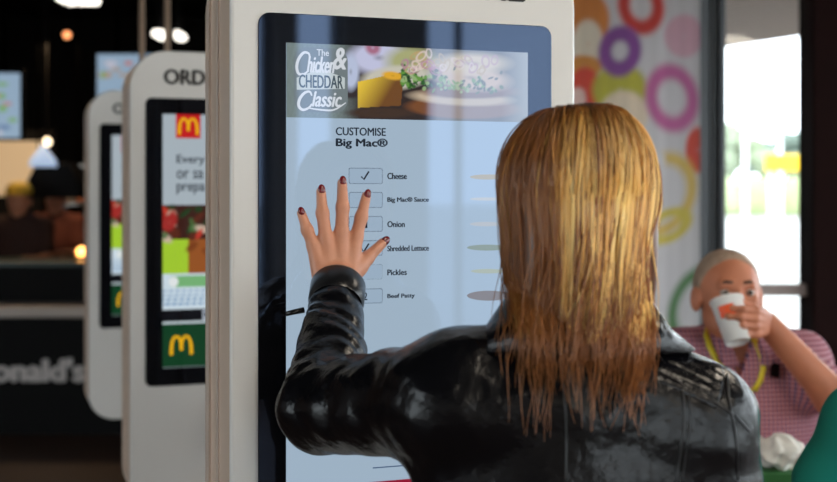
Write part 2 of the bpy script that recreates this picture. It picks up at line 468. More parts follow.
def window(name, y, x0, x1, z0, z1, axis='x', fm=M_frame, w=.05):
    a = obj(name, MB().box((0, 0, 0), (x1 - x0 - .02, .012, z1 - z0 - .02)), GLASS, kind='structure')
    c = ((x0 + x1) / 2, y, (z0 + z1) / 2) if axis == 'x' else (y, (x0 + x1) / 2, (z0 + z1) / 2)
    a.location = c; a.rotation_euler = (0, 0, 0 if axis == 'x' else H)
    L = x1 - x0; T = z1 - z0
    fr = obj('window_frame', MB().box((-L / 2 + w / 2, 0, 0), (w, .07, T)).box((L / 2 - w / 2, 0, 0), (w, .07, T))
             .box((0, 0, T / 2 - w / 2), (L, .07, w)).box((0, 0, -T / 2 + w / 2), (L, .07, w)), fm, a)
    return a
window('window_1', YR - .1, 3.70, 4.12, 1.1, 3.17, w=.02)
window('window_2', YR - .1, 4.95, 5.35, .2, 3.17, w=.015)
window('window_10', YR - .1, 5.35, 6.62, .2, 3.17, w=.015)
for i in range(2):
    window('window_%d' % (11 + i), YR - .1, 1.5 + 1.0 * i, 2.5 + 1.0 * i, .25, 3.17)  # added panes out of view, placed to light the scene from behind right
for i in range(4):
    window('window_%d' % (3 + i), XR + .1, -3.5 + 2.22 * i, -3.5 + 2.22 * (i + 1), .2, 3.15, 'y')
for i in range(2):
    window('window_%d' % (15 + i), XL - .1, -3.8 + 2.5 * i, -1.3 + 2.5 * i, .2, 3.15, 'y')  # added windows out of view, there to light the kiosk sides
# window wall behind the seated man
gx0, gx1 = (722 - CX) / FPX * YS, (806 - CX) / FPX * YS
w7 = struct('window_7', MB().box(((gx0 + gx1) / 2, YS + .02, 1.6), (gx1 - gx0, .012, 3.18)), GLASS)
rail_z = EYE + (HZ - 290) / FPX * YS
r = obj('window_frame', MB().box(((gx0 + gx1) / 2, YS + .02, rail_z), (gx1 - gx0, .06, .055)).box(((gx0 + gx1) / 2, YS + .02, .04), (gx1 - gx0, .06, .08))
        .box(((gx0 + gx1) / 2, YS + .02, 3.2), (gx1 - gx0, .06, .08)), M_lframe, w7)
fx0 = (697 - CX) / FPX * YS
struct('trim_1', MB().box((fx0 + .022, YS, CZ / 2), (.044, .10, CZ)).box((fx0 + .085, YS + .01, CZ / 2), (.05, .05, CZ)).box((gx0 - .013, YS - .01, CZ / 2), (.026, .12, CZ)).box((fx0 + .057, YS + .03, CZ / 2), (.02, .04, CZ)), M_frame, bevel=.003)
struct('trim_2', MB().box((gx1 + .26, YS, CZ / 2), (.52, .22, CZ)), M_col, bevel=.006)
window('window_8', YS + .02, gx1 + .52, 4.6, 0, CZ)
window('window_9', YS + .02, 4.6, XR, 0, CZ)
struct('wall_front', MB().box((.32, YS + .1, CZ / 2), (.36, .16, CZ)), M_wall)

# ring mural on the glass panel
def srgb_layers(base, n): return np.tile(lin(base), (n, 1))
def ring(col, x, y, cx, cy, rx, ry, inner, c, rot=0., a0=None, soft=.06):
    ca, sa = math.cos(rot), math.sin(rot); dx, dy = x - cx, y - cy
    u = (dx * ca + dy * sa) / rx; v = (-dx * sa + dy * ca) / ry; r = np.hypot(u, v)
    m = np.clip((1 - r) / soft, 0, 1) * np.clip((r - inner) / soft + .5, 0, 1)
    col[:] = col * (1 - m[:, None]) + lin(c) * m[:, None]
def mural_fn(X, Z):
    x = CX + X / (YS - .06) * FPX; y = HZ - (Z - EYE) / (YS - .06) * FPX
    col = srgb_layers((222, 220, 222), len(X))
    fold = .93 + .07 * np.sin(x * .33) * np.sin(x * .11 + 1)
    K = dict(soft=.22)
    ring(col, x, y, 560, 40, 50, 66, .5, (232, 150, 50), **K); ring(col, x, y, 590, 20, 22, 32, .0, (224, 135, 45), **K)
    ring(col, x, y, 588, 44, 17, 27, 0, (242, 230, 208), **K); ring(col, x, y, 583, 66, 22, 12, 0, (226, 150, 50), **K)
    ring(col, x, y, 585, 90, 18, 26, 0, (232, 60, 24), **K); ring(col, x, y, 578, 100, 9, 14, 0, (244, 210, 200), **K)
    ring(col, x, y, 641, 6, 26, 33, .42, (212, 44, 30), -.2, **K); ring(col, x, y, 684, 36, 22, 24, .0, (226, 180, 196), **K)
    ring(col, x, y, 620, 90, 31, 30, .0, (196, 190, 50), **K); ring(col, x, y, 624, 114, 27, 26, .0, (240, 222, 196), **K)
    ring(col, x, y, 620, 51, 24, 29, .34, (138, 62, 156), .2, **K)
    ring(col, x, y, 672, 98, 30, 39, .48, (206, 104, 166), -.2, **K)
    ring(col, x, y, 698, 150, 14, 26, .0, (226, 66, 36), **K); ring(col, x, y, 660, 195, 38, 50, .66, (232, 196, 66), .5, **K)
    ring(col, x, y, 648, 170, 16, 26, .0, (222, 220, 222), .6, **K)
    ring(col, x, y, 668, 226, 30, 18, .45, (224, 206, 84), -.5, **K)
    ring(col, x, y, 700, 308, 34, 50, .64, (62, 128, 52), .35, **K)
    ring(col, x, y, 632, 268, 22, 14, .3, (190, 208, 84), **K); ring(col, x, y, 655, 332, 16, 12, 0, (208, 200, 80), **K)
    ring(col, x, y, 600, 380, 50, 60, .6, (215, 110, 60), **K); ring(col, x, y, 690, 430, 40, 50, .6, (120, 90, 170), **K)
    ring(col, x, y, 640, 520, 60, 60, .6, (220, 180, 60), **K); ring(col, x, y, 600, -60, 40, 40, .6, (120, 180, 90), **K); ring(col, x, y, 690, -60, 36, 40, .6, (220, 120, 60), **K)
    return col * fold[:, None] * .95
mu = painted('mural_panel', .50, fx0, .02, 3.22, YS - .06, 120, 300, mural_fn, mat('printed_film', (.8, .8, .8), .35, attr='base', trans=.45), None, thick=.02, edge=.85)
tag(mu, 'tall white glass panel printed with bright overlapping colour rings beside the window', 'mural')

# ------------------------------------------------------------------ outside
struct('ground', MB().box((4, 100, -.08), (260, 188.4, .1)).box((67.5, .6, -.08), (120, 10.4, .1)).box((-66.5, .6, -.08), (120, 10.4, .1)).box((4, -54.6, -.08), (260, 100, .1)), mat('pale_paving', (.42, .42, .40), .9, var=.1))
so = MB().box((3.6, 7.55, 2.80), (5.4, 3.6, .06))
o = struct('soffit', MB(), M_lframe) if False else None
sof = MB()
pa, pb = P(722, 48, 8.6), P(806, 33, 7.9)
dirx = (pb - pa); dirx.z = 0; dirx.normalize(); nrm = Vector((-dirx.y, dirx.x, 0))
for k in range(26):
    c = pa + dirx * 2.0 - nrm * (.05 + .10 * k); c.z = 2.56
    sof.box(c, (7.0, .062, .03), math.atan2(dirx.y, dirx.x))
c = pa + dirx * 2.0 - nrm * 1.3; c.z = 2.60
sof.box(c, (7.0, 2.7, .05), math.atan2(dirx.y, dirx.x))
c = pa + dirx * 2.0 + nrm * .02; c.z = 2.62
sof.box(c, (7.0, .05, .16), math.atan2(dirx.y, dirx.x))
struct('trim_3', sof, mat('slatted_soffit', (.66, .58, .52), .7))
def tree(x, y, h, r, seed, label):
    t = thing('tree', label, 'tree', (x, y, 0), 0, 'trees beyond the car park'); rr = np.random.default_rng(seed)
    obj('trunk', MB().tube([(0, 0, 0), (.1, 0, h * .3), (0, .1, h * .6)], .16, 8, .07), mat('bark', (.12, .09, .07), .9), t, smooth=True)
    fs = [EL((rr.normal() * r * .4, rr.normal() * r * .4, h * .65 + rr.normal() * h * .12), np.array([1, 1, .8]) * r * rr.uniform(.45, .7)) for _ in range(9)]
    g = SU(fs, .3); f = lambda p: g(p) + vnoise(p, 5., seed) * .13
    v, q = sdf_mesh(f, (-r * 1.8, -r * 1.8, h * .15), (r * 1.8, r * 1.8, h * 1.2), .3, 0)
    obj('foliage', (v, q), mat('foliage_%d' % (seed % 2), ((.13, .17, .14), (.20, .24, .15))[seed % 2], .9, var=.3, vscale=2), t, smooth=True)
for i, (px, Y, h, r, l) in enumerate(((729, 42, 3.6, 1.25, 'dark green tree at the left of the window view'), (749, 50, 4.1, 1.35, 'rounded tree behind the white lamp post'),
        (771, 40, 3.0, 1.1, 'low green tree left of the yellow barrier sign'), (792, 52, 4.2, 1.4, 'pale green tree behind the yellow barrier sign'),
        (818, 41, 3.6, 1.3, 'green tree partly behind the dark brown column'))):
    tree((px - CX) / FPX * Y * 2.6, Y * 2.6, h * 2.2, r * 1.5, i + 3, l)
hb = MB()
hd = thing('hedge', 'long light green hedge along the far side of the car park', 'hedge', (19, 70, 0))
gg = SU([EL((-8 + i * 2.2, 0, .9), (1.8, 1.2, 1.5)) for i in range(9)], .3)
v, q = sdf_mesh(lambda p: gg(p) + vnoise(p, 7., 5) * .08, (-10.4, -2, -.02), (12, 2, 3.0), .2, 0)
obj('foliage', (v, q), mat('hedge_leaves', (.30, .36, .17), .9, var=.3, vscale=3), hd, smooth=True)
def post(px, Y, h, label):
    t = thing('lamp_post', label, 'lamp post', ((px - CX) / FPX * Y, Y, 0), 0)
    obj('pole', MB().tube([(0, 0, 0), (0, 0, h)], .06, 10, .045), mat('white_paint', (.8, .8, .8), .5), t, smooth=True)
    obj('lamp_head', MB().box((0, -.2, h + .03), (.25, .7, .1)), MATS['white_paint'], t, bevel=.02)
    obj('base', MB().lathe([(.16, 0), (.16, .1), (.10, .14)]), MATS['white_paint'], t)
post(745, 24, 3.1, 'white lamp post standing alone left of the yellow sign')
post(780, 26, 2.9, 'white lamp post rising behind the yellow sign')
ys = P(790, 163, 18)
t = thing('yellow_sign', 'bright yellow rectangular board on two posts out in the car park', 'sign', (ys.x, 18, 0))
obj('board', MB().box((0, 0, ys.z), (.75, .06, .25)), mat('yellow_paint', (.95, .60, .02), .5), t, bevel=.01)
for s in (-.28, .28): obj('post', MB().tube([(s, .06, 0), (s, .06, ys.z + .1)], .03, 8), MATS['white_paint'], t)

# ------------------------------------------------------------------ order kiosks
M = .35; YAW = math.atan(M); CA, SA = math.cos(YAW), math.sin(YAW)
def kiosk_px(K, x, y):
    """pixel -> local x, z on the display plane of a kiosk at K (face centre at eye height)"""
    k = (x - CX) / FPX
    # point K + s*(CA,SA): X/Y = k
    s = (k * K[1] - K[0]) / (CA - k * SA); Y = K[1] + s * SA
    return s, (HZ - y) / FPX * Y
def body_parts(root, z_off, px_=0.):
    zt, zb = .40 + z_off, -.88 + z_off
    W = .2845
    hs = obj('housing', MB().prism(rrect(-W, W, zb, zt, .10, 12), .0, .014), M_white, root, bevel=.006, seg=3)
    sb = MB().prism(rrect(-W + .003, W - .003, zb + .003, zt - .003, .098, 12), .014, .25)
    obj('side_band', sb, M_side, root, bevel=.004)
    obj('side_seam', MB().prism(rrect(-W + .0005, W - .0005, zb + .0005, zt - .0005, .0995, 12), .11, .122).prism(rrect(-W - .001, W + .001, zb - .001, zt + .001, .10, 12), .19, .215), mat('pale_trim', (.68, .56, .47), .3), root)
    obj('bezel', MB().prism(rrect(-.2430, .2400, -.525 + z_off, .2695 + z_off, .018, 6), -.003, .001), M_black, root, bevel=.001)
    for s in (-1, 1):
        obj('pole', MB().tube([(px_ + s * .052, .275, -EYE), (px_ + s * .052, .275, CZ - EYE)], .0125, 10), mat('tan_pole', (.42, .30, .22), .35), root, smooth=True)
        obj('pole_foot', MB().lathe([(.04, 0), (.04, .008), (.016, .012)], (px_ + s * .052, .275, -EYE)), M_steel, root)
    for z in (.15, -.5): obj('mounting_bracket', MB().box((px_, .262, z + z_off), (.16, .03, .06)), M_steel, root, bevel=.003)
    for wd, xa, xb in (('ORDER', -.194, -.018), ('HERE', .040, .194)): obj('header_lettering', text_mb(wd, xa, xb, .306 + z_off, .351 + z_off, -.0002, .0008, fat=.055), mat('dark_grey_lettering', (.025, .023, .022), .6, spec=.2), root)
    obj('card_reader', MB().prism(rrect(-.05, .05, -.70 + z_off, -.57 + z_off, .012), -.03, .0), M_black, root, bevel=.004)
SW = .1971
M_blue = screen('screen_pale_blue', (168, 189, 208), .86)
M_ink = screen('screen_dark_ink', (38, 48, 62), .5)
M_wh = screen('screen_white', (225, 230, 236), .8)
YP = -.0034
# --- the front one
K1 = (-.0109, 1.8762)
k1 = thing('ordering_kiosk', 'large cream order kiosk the woman is touching, showing burger options on its lit screen', 'kiosk', (K1[0], K1[1], EYE), YAW, 'ordering kiosks standing in a row')
body_parts(k1, 0)
scr = obj('screen', MB().box((-.0018, -.0033, .225 - .35), (.3979, .001, .70)), M_blue, k1)
q = lambda x, y: kiosk_px(K1, x, y)
def banner_fn(X, Z):
    Y = K1[1] + X * SA; wx = K1[0] + X * CA
    x = CX + wx / Y * FPX; y = HZ - Z / Y * FPX
    n = len(X); g = np.clip((x - 335) / 25, 0, 1)[:, None]
    nz = .5 + .25 * np.sin(x * 1.3 + 2 * np.sin(y * .7)) * np.sin(y * 1.1 + np.sin(x * .5)) + .25 * np.sin(x * 3.1 + y * 2.3)
    col = lin((118, 132, 130)) * (1 - g) + lin((46, 34, 28)) * g
    col = col * (.8 + .4 * nz[:, None])
    E = lambda *a, **k: ring(col, x, y, *a, **k)
    E(378, 58, 36, 20, 0, (196, 198, 226), soft=.4); E(410, 62, 32, 20, 0, (170, 172, 120), soft=.5); E(372, 48, 10, 9, 0, (170, 110, 135), .6, soft=.5)
    E(395, 78, 40, 14, 0, (200, 196, 180), -.1, soft=.3); E(350, 92, 14, 8, 0, (50, 38, 36), soft=.4); E(350, 72, 10, 22, 0, (186, 196, 222), soft=.4)
    # cheese block
    cz = ((x > 357) & (y > 82 - (x - 357) * .22) & (y < 108 - (x - 357) * .05) & (x < 403 - (y - 75) * .1))[:, None]
    t = np.clip((x - 360 + (y - 84) * .6) / 34, 0, 1)[:, None]
    cc = lin((232, 196, 60)) * (1 - t) + lin((112, 70, 24)) * t
    col[:] = np.where(cz, cc, col)
    E(392, 76, 13, 5, 0, (226, 170, 40), .15, soft=.4); E(380, 113, 40, 6, 0, (64, 44, 28), soft=.4)
    # burger: lower bun, patty, cheese, leaves, onion, seeded top
    E(462, 108, 62, 12, 0, (120, 72, 34), .03, soft=.2); E(460, 98, 58, 9, 0, (196, 176, 150), .05, soft=.3); E(470, 92, 55, 8, 0, (110, 66, 48), soft=.3)
    E(470, 78, 46, 15, 0, (206, 180, 160), .12, soft=.4); E(470, 64, 46, 13, 0, (214, 196, 168), soft=.5)
    rr = np.random.default_rng(3)
    for k in range(190):
        a = 402 + 100 * rr.uniform() ** 2.2; b = 78 + rr.normal() * 5 + (a - 402) * .10
        E(a, b, rr.uniform(1.5, 4), rr.uniform(1.2, 2.6), 0, ((40, 92, 30), (98, 150, 60), (28, 50, 28), (150, 180, 120))[k % 4], rr.uniform(0, 3), soft=.5)
    for k in range(34):
        a = 404 + 90 * rr.uniform() ** 1.8; b = 63 + rr.normal() * 6
        E(a, b, rr.uniform(4, 8), rr.uniform(2.5, 5), .6, ((180, 130, 150), (225, 205, 200), (190, 160, 110))[k % 3], rr.uniform(0, 3), soft=.3)
    reflection_wash = np.clip((x - 425) / 12, 0, 1)[:, None] * .38 + np.clip((x - 500) / 25, 0, 1)[:, None] * .3  # window reflection over the right part, painted into the picture
    col = col * (1 - reflection_wash) + lin((196, 204, 206)) * reflection_wash
    return col
bl = -.1971
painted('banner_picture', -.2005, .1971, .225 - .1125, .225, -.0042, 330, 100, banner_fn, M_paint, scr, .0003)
# promotional lettering on the banner
lg = MB()
def T(s, x0, y0, x1, y1, **k):
    a = q(x0, y1); b = q(x1, y0)
    return text_mb(s, a[0], b[0], a[1], b[1], -.0045, .0006, **k)
obj('promotion_backing', MB().prism(rrect(*[q(293, 112)[0], q(347, 112)[0]], q(293, 112)[1], q(293, 47)[1], .02), -.0044, -.0042), screen('screen_grey_backing', (128, 140, 142), .7), scr)
L1 = obj('promotion_lettering', T('The', 316, 50, 328, 56, fat=.01), M_wh, scr)
for s, a in (('hicken', (306, 57, 334, 73)), ('lassic', (311, 92, 341, 107))):
    m = T(s, *a, shear=.3, fat=.03); n0 = len(m.v); L1m = L1.data
    o = obj('promotion_lettering', m, M_wh, scr)
obj('promotion_lettering', T('&', 332, 48, 346, 70, fat=.03, shear=.2), M_wh, scr)
def px_strip(pts, w, y=-.0046):
    out = []; n = len(pts)
    for i in range(n - 1):
        p0, p1, p2, p3 = [np.array(pts[min(max(k, 0), n - 1)], float) for k in (i - 1, i, i + 1, i + 2)]
        for t in np.arange(0, 1, .17): out.append(.5 * (2 * p1 + (p2 - p0) * t + (2 * p0 - 5 * p1 + 4 * p2 - p3) * t * t + (3 * p1 - p0 - 3 * p2 + p3) * t ** 3))
    out.append(np.array(pts[-1], float))
    return strip_mb(MB(), [q(*p) for p in out], [w * (.45 + .55 * math.sin(math.pi * (k + .5) / len(out))) for k in range(len(out))], y, .0005)
obj('promotion_swash', px_strip([(309, 59), (308, 54), (303, 53), (298, 59), (296, 67), (298, 74), (304, 74), (308, 70)], .0045), M_wh, scr)
obj('promotion_swash', px_strip([(311, 96), (309, 92), (304, 93), (299, 99), (298, 106), (302, 110), (308, 108), (311, 104)], .0045), M_wh, scr)
obj('promotion_swash', px_strip([(306, 108), (320, 110), (333, 110), (345, 103)], .0028), M_wh, scr)
pl = [q(*p) for p in ((296, 78), (319, 69), (344, 78), (344, 89), (296, 90))]
obj('promotion_plate', MB().prism(list(reversed(pl)), -.0048, -.0045), screen('screen_grey_plate', (205, 215, 216), .8), scr)
t = T('CHEDDAR', 298, 76, 342, 88, fat=.02); t.v = [(a, b - .0008, c) for a, b, c in t.v]
obj('promotion_lettering', t, screen('screen_slate', (82, 98, 104), .6), scr)
def TT(name, s, x0, y0, x1, y1, m=M_ink, **k):
    a = q(x0, y1); b = q(x1, y0)
    return obj(name, text_mb(s, a[0], b[0], a[1], b[1], -.0038, .0005, **k), m, scr)
TT('heading_lettering', 'CUSTOMISE', 335, 128, 385, 135.5, fat=.03)
TT('heading_lettering', 'Big Mac®', 335, 138.5, 387, 149, fat=.045)
M_btn = screen('screen_button_line', (50, 68, 92), .5)
M_btf = screen('screen_button_fill', (162, 184, 205), .86)
rows = [(176, 'Cheese', 406, 'tick'), (200, 'Big Mac® Sauce', 428, None), (224, 'Onion', 404, '1'), (248, 'Shredded Lettuce', 428, 'tick'), (272, 'Pickles', 406, None), (296, 'Beef Patty', 414, '2')]
for y, s, x1, mk in rows:
    a = q(348, y + 8); b = q(382, y - 8)
    bt = obj('option_button', MB().prism(rrect(a[0], b[0], a[1], b[1], .003), -.0038, -.0036), M_btn, scr)
    obj('button_face', MB().prism(rrect(a[0] + .0013, b[0] - .0013, a[1] + .0013, b[1] - .0013, .0025), -.0041, -.0039), M_btf, bt)
    if mk == 'tick':
        obj('tick_mark', strip_mb(MB(), [q(*p) for p in ((360.5, y + .5), (363, y + 3.5), (368, y - 4.5))], .0026, -.0043, .0003), M_ink, bt)
    elif mk:
        a = q(362.5, y + 4); b = q(366.5, y - 4)
        obj('number', text_mb(mk, a[0], b[0], a[1], b[1], -.0043, .0003, fat=.02), M_ink, bt)
    TT('option_lettering', s, 386.5, y - 3.2, x1, y + 3.4, fat=.04)
def disc(cx, cy, rx, ry): 
    return [q(cx + rx * math.cos(a), cy - ry * math.sin(a)) for a in np.linspace(0, 2 * math.pi, 24, endpoint=False)]
for (cx, cy, rx, ry, c) in ((487, 177, 18, 2.6, (190, 180, 150)), (485, 199, 16, 1.6, (205, 208, 205)), (485, 224, 16, 2.2, (200, 205, 210)), (486, 247.5, 20, 3, (150, 165, 150)),
                            (487, 271, 17, 2.2, (186, 196, 176)), (488, 295.5, 22, 5, (140, 132, 128))):
    dd = disc(cx, cy, rx, ry)
    obj('ingredient_picture', MB().prism(dd[::-1] if False else dd, -.0040, -.0037), screen('ingredient_%d' % cy, c, .75), scr)
a = q(372, 468); b = q(440, 461.5)
obj('panel_strip', MB().box(((a[0] + b[0]) / 2, -.0039, (a[1] + b[1]) / 2), (b[0] - a[0], .0006, b[1] - a[1])), screen('screen_steel_blue', (86, 112, 150), .6), scr)
a = q(330, 500); b = q(445, 474)
obj('red_button', MB().prism(rrect(a[0], b[0], -.455, b[1] - .002, .003), -.0041, -.0037), screen('screen_red', (170, 30, 60), .7), scr)

# --- the two behind
def promo_fn(X, Z):
    x = (X + SW) * 1000; y = (.225 - Z) * 1000     # mm on the screen
    col = srgb_layers((170, 182, 190), len(X))
    B = lambda x0, x1, y0, y1, c: col.__setitem__((x >= x0) & (x < x1) & (y >= y0) & (y < y1), lin(c))
    B(0, 400, 250, 345, (60, 30, 22)); B(0, 70, 345, 440, (164, 205, 50)); B(70, 400, 345, 440, (150, 84, 36))
    E = lambda *a, **k: ring(col, x, y, *a, **k)
    rr = np.random.default_rng(5)
    for k in range(70):
        a, b = rr.uniform(0, 394), rr.uniform(258, 340)
        E(a, b, rr.uniform(8, 30), rr.uniform(6, 18), 0, ((170, 34, 24), (30, 62, 30), (196, 60, 44), (70, 110, 60), (90, 40, 24), (204, 180, 160))[k % 6], rr.uniform(0, 3), soft=.5)
    for k in range(34):
        a, b = rr.uniform(78, 394), rr.uniform(350, 435)
        E(a, b, rr.uniform(8, 26), rr.uniform(6, 16), 0, ((196, 120, 44), (222, 168, 90), (120, 60, 24), (150, 40, 24))[k % 4], rr.uniform(0, 3), soft=.5)
    E(20, 298, 22, 34, 0, (160, 44, 40), .4, soft=.4)
    B(0, 400, 440, 540, (206, 222, 232)); B(22, 400, 448, 478, (120, 180, 120)); E(30, 463, 13, 15, 0, (230, 236, 236))
    for k in range(4): 
        m = (y > 486 + k * 12) & (y < 491 + k * 12) & (np.sin(x * .35 + k) > -.6); col[m] = lin((110, 150, 190))
    B(0, 400, 540, 574, (14, 14, 18)); B(0, 400, 574, 580, (200, 214, 220)); B(0, 400, 580, 700, (16, 62, 34))
    E(30, 560, 0.1, .1, 0, (0, 0, 0))
    m = (x > 110) & (x < 135) & (y > 544) & (y < 570); col[m] = lin((190, 200, 214))
    m = (x > 114) & (x < 131) & (y > 549) & (y < 562); col[m] = lin((14, 14, 18))
    return col
M_red = screen('screen_logo_red', (200, 28, 30), .85); M_gold = screen('screen_logo_gold', (240, 180, 20), .9)
def back_kiosk(K, zo, label):
    k = thing('ordering_kiosk', label, 'kiosk', (K[0], K[1], EYE), YAW, 'ordering kiosks standing in a row')
    body_parts(k, zo, .045 if K is K2 else 0.)
    s = painted('screen', -SW, SW, .225 - .70 + zo, .225 + zo, -.0042, 200, 340, lambda X, Z: promo_fn(X, Z - zo), M_paint, k, .001)
    X0 = lambda mm: mm / 1000 - SW; Z0 = lambda mm: .225 - mm / 1000 + zo
    sq = obj('logo_square', MB().box((X0(70), -.0048, Z0(33)), (.068, .0008, .066)), M_red, s)
    obj('arches_logo', arches(X0(42), X0(98), Z0(56), Z0(10), -.0053, .0004), M_gold, sq)
    obj('arches_logo', arches(X0(20), X0(82), Z0(665), Z0(612), -.0045, .0004), M_gold, s)
    for t, w, y0, y1 in (('Every', 78, 112, 142), ('or sa', 74, 155, 178), ('prepa', 78, 192, 222)):
        obj('promotion_lettering', text_mb(t, X0(38), X0(38 + w), Z0(y1), Z0(y0), -.0045, .0004, fat=.02), M_ink, s)
    return k
def corner_to_center(xl, Yl):
    X = (xl - CX) / FPX * Yl
    return (X + .2845 * CA, Yl + .2845 * SA)
K2 = corner_to_center(130, 3.28); K3 = corner_to_center(88.5, 4.63)
back_kiosk(K2, -.010, 'cream order kiosk lettered ORD with red arches square, middle one of the row of three')
back_kiosk(K3, -.004, 'smallest and farthest cream order kiosk at the left, its whole lower end visible')

# ------------------------------------------------------------------ counter and kitchen
CY = 7.4
ct = thing('service_counter', 'long black service counter with a pale ledge and the restaurant name across its front', 'counter', (0, 0, 0))
obj('front_panel', MB().box((-2.9, CY + .06, .36), (5.6, .10, .72)), M_dark, ct)
obj('ledge', MB().box((-2.9, CY + .10, .765), (5.6, .34, .065)), mat('pale_stone', (.62, .54, .48), .4), ct, bevel=.006)
obj('upper_panel', MB().box((-2.9, CY + .32, .90), (5.6, .14, .26)).box((-2.9, CY + .24, .4), (5.6, .2, .72)), M_dark, ct)
obj('worktop', MB().box((-2.9, CY + .52, 1.04), (5.6, .56, .03)), mat('dark_teal_worktop', (.01, .05, .045), .3), ct, bevel=.004)
xr = (86 - CX) / FPX * CY; xe = (-74 - CX) / FPX * CY
zt, zb = EYE + (HZ - 357) / FPX * CY, EYE + (HZ - 383) / FPX * CY
obj('name_lettering', text_mb("McDonald's", xe, xr, zb, zt, CY + .008, .012, fat=.07), mat('grey_letters', (.75, .70, .68), .5), ct)

M_mb = mat('menu_picture', (.01, .01, .01), .3, attr='emit', estr=.8, emit=(1, 1, 1))
def menu_fn(seed):
    def fn(X, Z):
        rr = np.random.default_rng(seed); col = srgb_layers((150, 176, 200), len(X))
        x0, x1, z0, z1 = X.min(), X.max(), Z.min(), Z.max(); x = (X - x0) / (x1 - x0) * 100; y = (z1 - Z) / (z1 - z0) * 100
        for k in range(26): ring(col, x, y, rr.uniform(5, 95), rr.uniform(12, 95), rr.uniform(3, 10), rr.uniform(3, 9), 0, ((180, 150, 120), (120, 170, 90), (196, 196, 210), (196, 120, 110), (100, 130, 170))[k % 5], soft=.5)
        return col
    return fn
def menu_board(xa, xb, ya, yb, Y, label, seed, rods):
    a = P(xa, yb, Y); b = P(xb, ya, Y)
    t = thing('menu_board', label, 'menu board', ((a.x + b.x) / 2, Y, a.z), 0, 'lit menu boards hanging over the counter')
    w = b.x - a.x; h = b.z - a.z
    obj('casing', MB().box((0, .04, h / 2), (w + .03, .06, h + .03)), M_dark, t, bevel=.005)
    painted('display', -w / 2, w / 2, 0, h, .004, 70, 60, menu_fn(seed), M_mb, t, .003)
    for s in rods: obj('hanging_rod', MB().tube([(s * w, .04, h), (s * w, .04, CZ - a.z)], .012, 8), mat('matt_black_rod', (.001, .001, .001), 1., spec=0.), t)
menu_board(-70, 20, 73, 138, 8.0, 'lit menu board cut off by the left edge, hanging over the counter', 1, (-.3, .3))
menu_board(97, 190, 54, 111, 8.0, 'bluish lit menu board hanging behind the tops of the two rear kiosks', 2, (-.3, .3))

def strip_light(xa, xb, yc, Y, label, c=(1, .93, .82), e=3.):
    a = P(xa, yc, Y); b = P(xb, yc, Y); w = b.x - a.x
    t = thing('ceiling_light', label, 'ceiling light', ((a.x + b.x) / 2, Y, CZ), 0, 'rectangular ceiling lights over the counter')
    hgt = CZ - a.z
    obj('housing', MB().box((0, 0, -hgt / 2 + .02), (w * .5, .12, max(.02, hgt - .04))), M_dark, t)
    obj('diffuser', MB().prism(rrect(-w / 2, w / 2, -hgt - .03, -hgt + .03, .028), -.12, .12), mat('lamp_diffuser', (.8, .8, .8), .4, emit=c, estr=e), t)
strip_light(60, 96, -1, 9.2, 'wide white ceiling light at the very top left of the view')
strip_light(155, 167, 35, 10.6, 'small white ceiling light left of the kiosk pole')
strip_light(174, 184, 36, 10.6, 'small white ceiling light right of the kiosk pole')
def bulb(x, y, Y, r, label, c, e):
    p = P(x, y, Y); t = thing('pendant_lamp', label, 'lamp', (p.x, Y, CZ), 0, 'pendant lamps over the kitchen')
    obj('cord', MB().tube([(0, 0, 0), (0, 0, p.z - CZ + r)], .006, 6), M_dark, t)
    obj('bulb', MB().lathe([(r * math.sin(a) + .0005, -r * math.cos(a)) for a in np.linspace(0, math.pi, 10)], (0, 0, p.z - CZ), n=14), mat('bulb_%d' % x, (.8, .7, .6), .4, emit=c, estr=e), t, smooth=True)
    return t
bulb(67, 35, 9.0, .028, 'tiny orange pendant lamp high in the dark at the left', (1, .35, .12), 2.2)
bulb(47, 142, 8.9, .032, 'small warm white pendant lamp right of the left menu board', (1, .80, .52), 3.2)
pl_ = P(43, 157, 8.7)
t = thing('pendant_lamp', 'pale blue cone shaded pendant lamp just below the warm bulb', 'lamp', (pl_.x, 8.7, CZ), 0, 'pendant lamps over the kitchen')
obj('cord', MB().tube([(0, 0, 0), (0, 0, pl_.z - CZ + .07)], .006, 6), M_dark, t)
obj('lamp_shade', MB().lathe([(.10, -.07), (.09, -.02), (.03, .06), (.012, .09)], (0, 0, pl_.z - CZ)), mat('pale_blue_shade', (.5, .6, .75), .4, emit=(.5, .65, .9), estr=.7), t, smooth=True)
hl = P(82, 270, 8.0)
t = thing('heat_lamp', 'small glowing orange heat lamp standing at the end of the worktop', 'lamp', (hl.x, 8.0, 1.055))
obj('stand', MB().tube([(0, 0, 0), (0, 0, .02)], .05, 12), M_dark, t)
obj('bulb', MB().lathe([(.035 * math.sin(a) + .0005, -.035 * math.cos(a)) for a in np.linspace(0, math.pi, 10)], (0, 0, .045), n=14), mat('orange_bulb', (.8, .4, .1), .4, emit=(1, .42, .10), estr=7.), t, smooth=True)
for i, (x, y, l) in enumerate(((1.2, .2, 'added square warm white ceiling fill panel nearest above the long-haired woman'), (3.6, .2, 'added square warm white ceiling fill panel to the right of the woman'),
                    (1.2, -2.4, 'added square warm white ceiling fill panel behind the viewer on the left'), (3.6, -2.4, 'added square warm white ceiling fill panel behind the viewer on the right'), (2.6, 3.2, 'added square warm white ceiling fill panel over the seated man'))):
    t = thing('added_fill_panel', l, 'ceiling light', (x, y, CZ), 0, 'added fill panels on the seating area ceiling')
    obj('frame', MB().box((0, 0, -.02), (.84, .84, .04)), M_steel, t, bevel=.004)
    obj('diffuser', MB().box((0, 0, -.045), (.78, .78, .012)), mat('fill_panel_diffuser', (.8, .8, .8), .4, emit=(1, .88, .72), estr=16.), t)  # added fill light from unseen ceiling panels, for hair and kiosk fronts
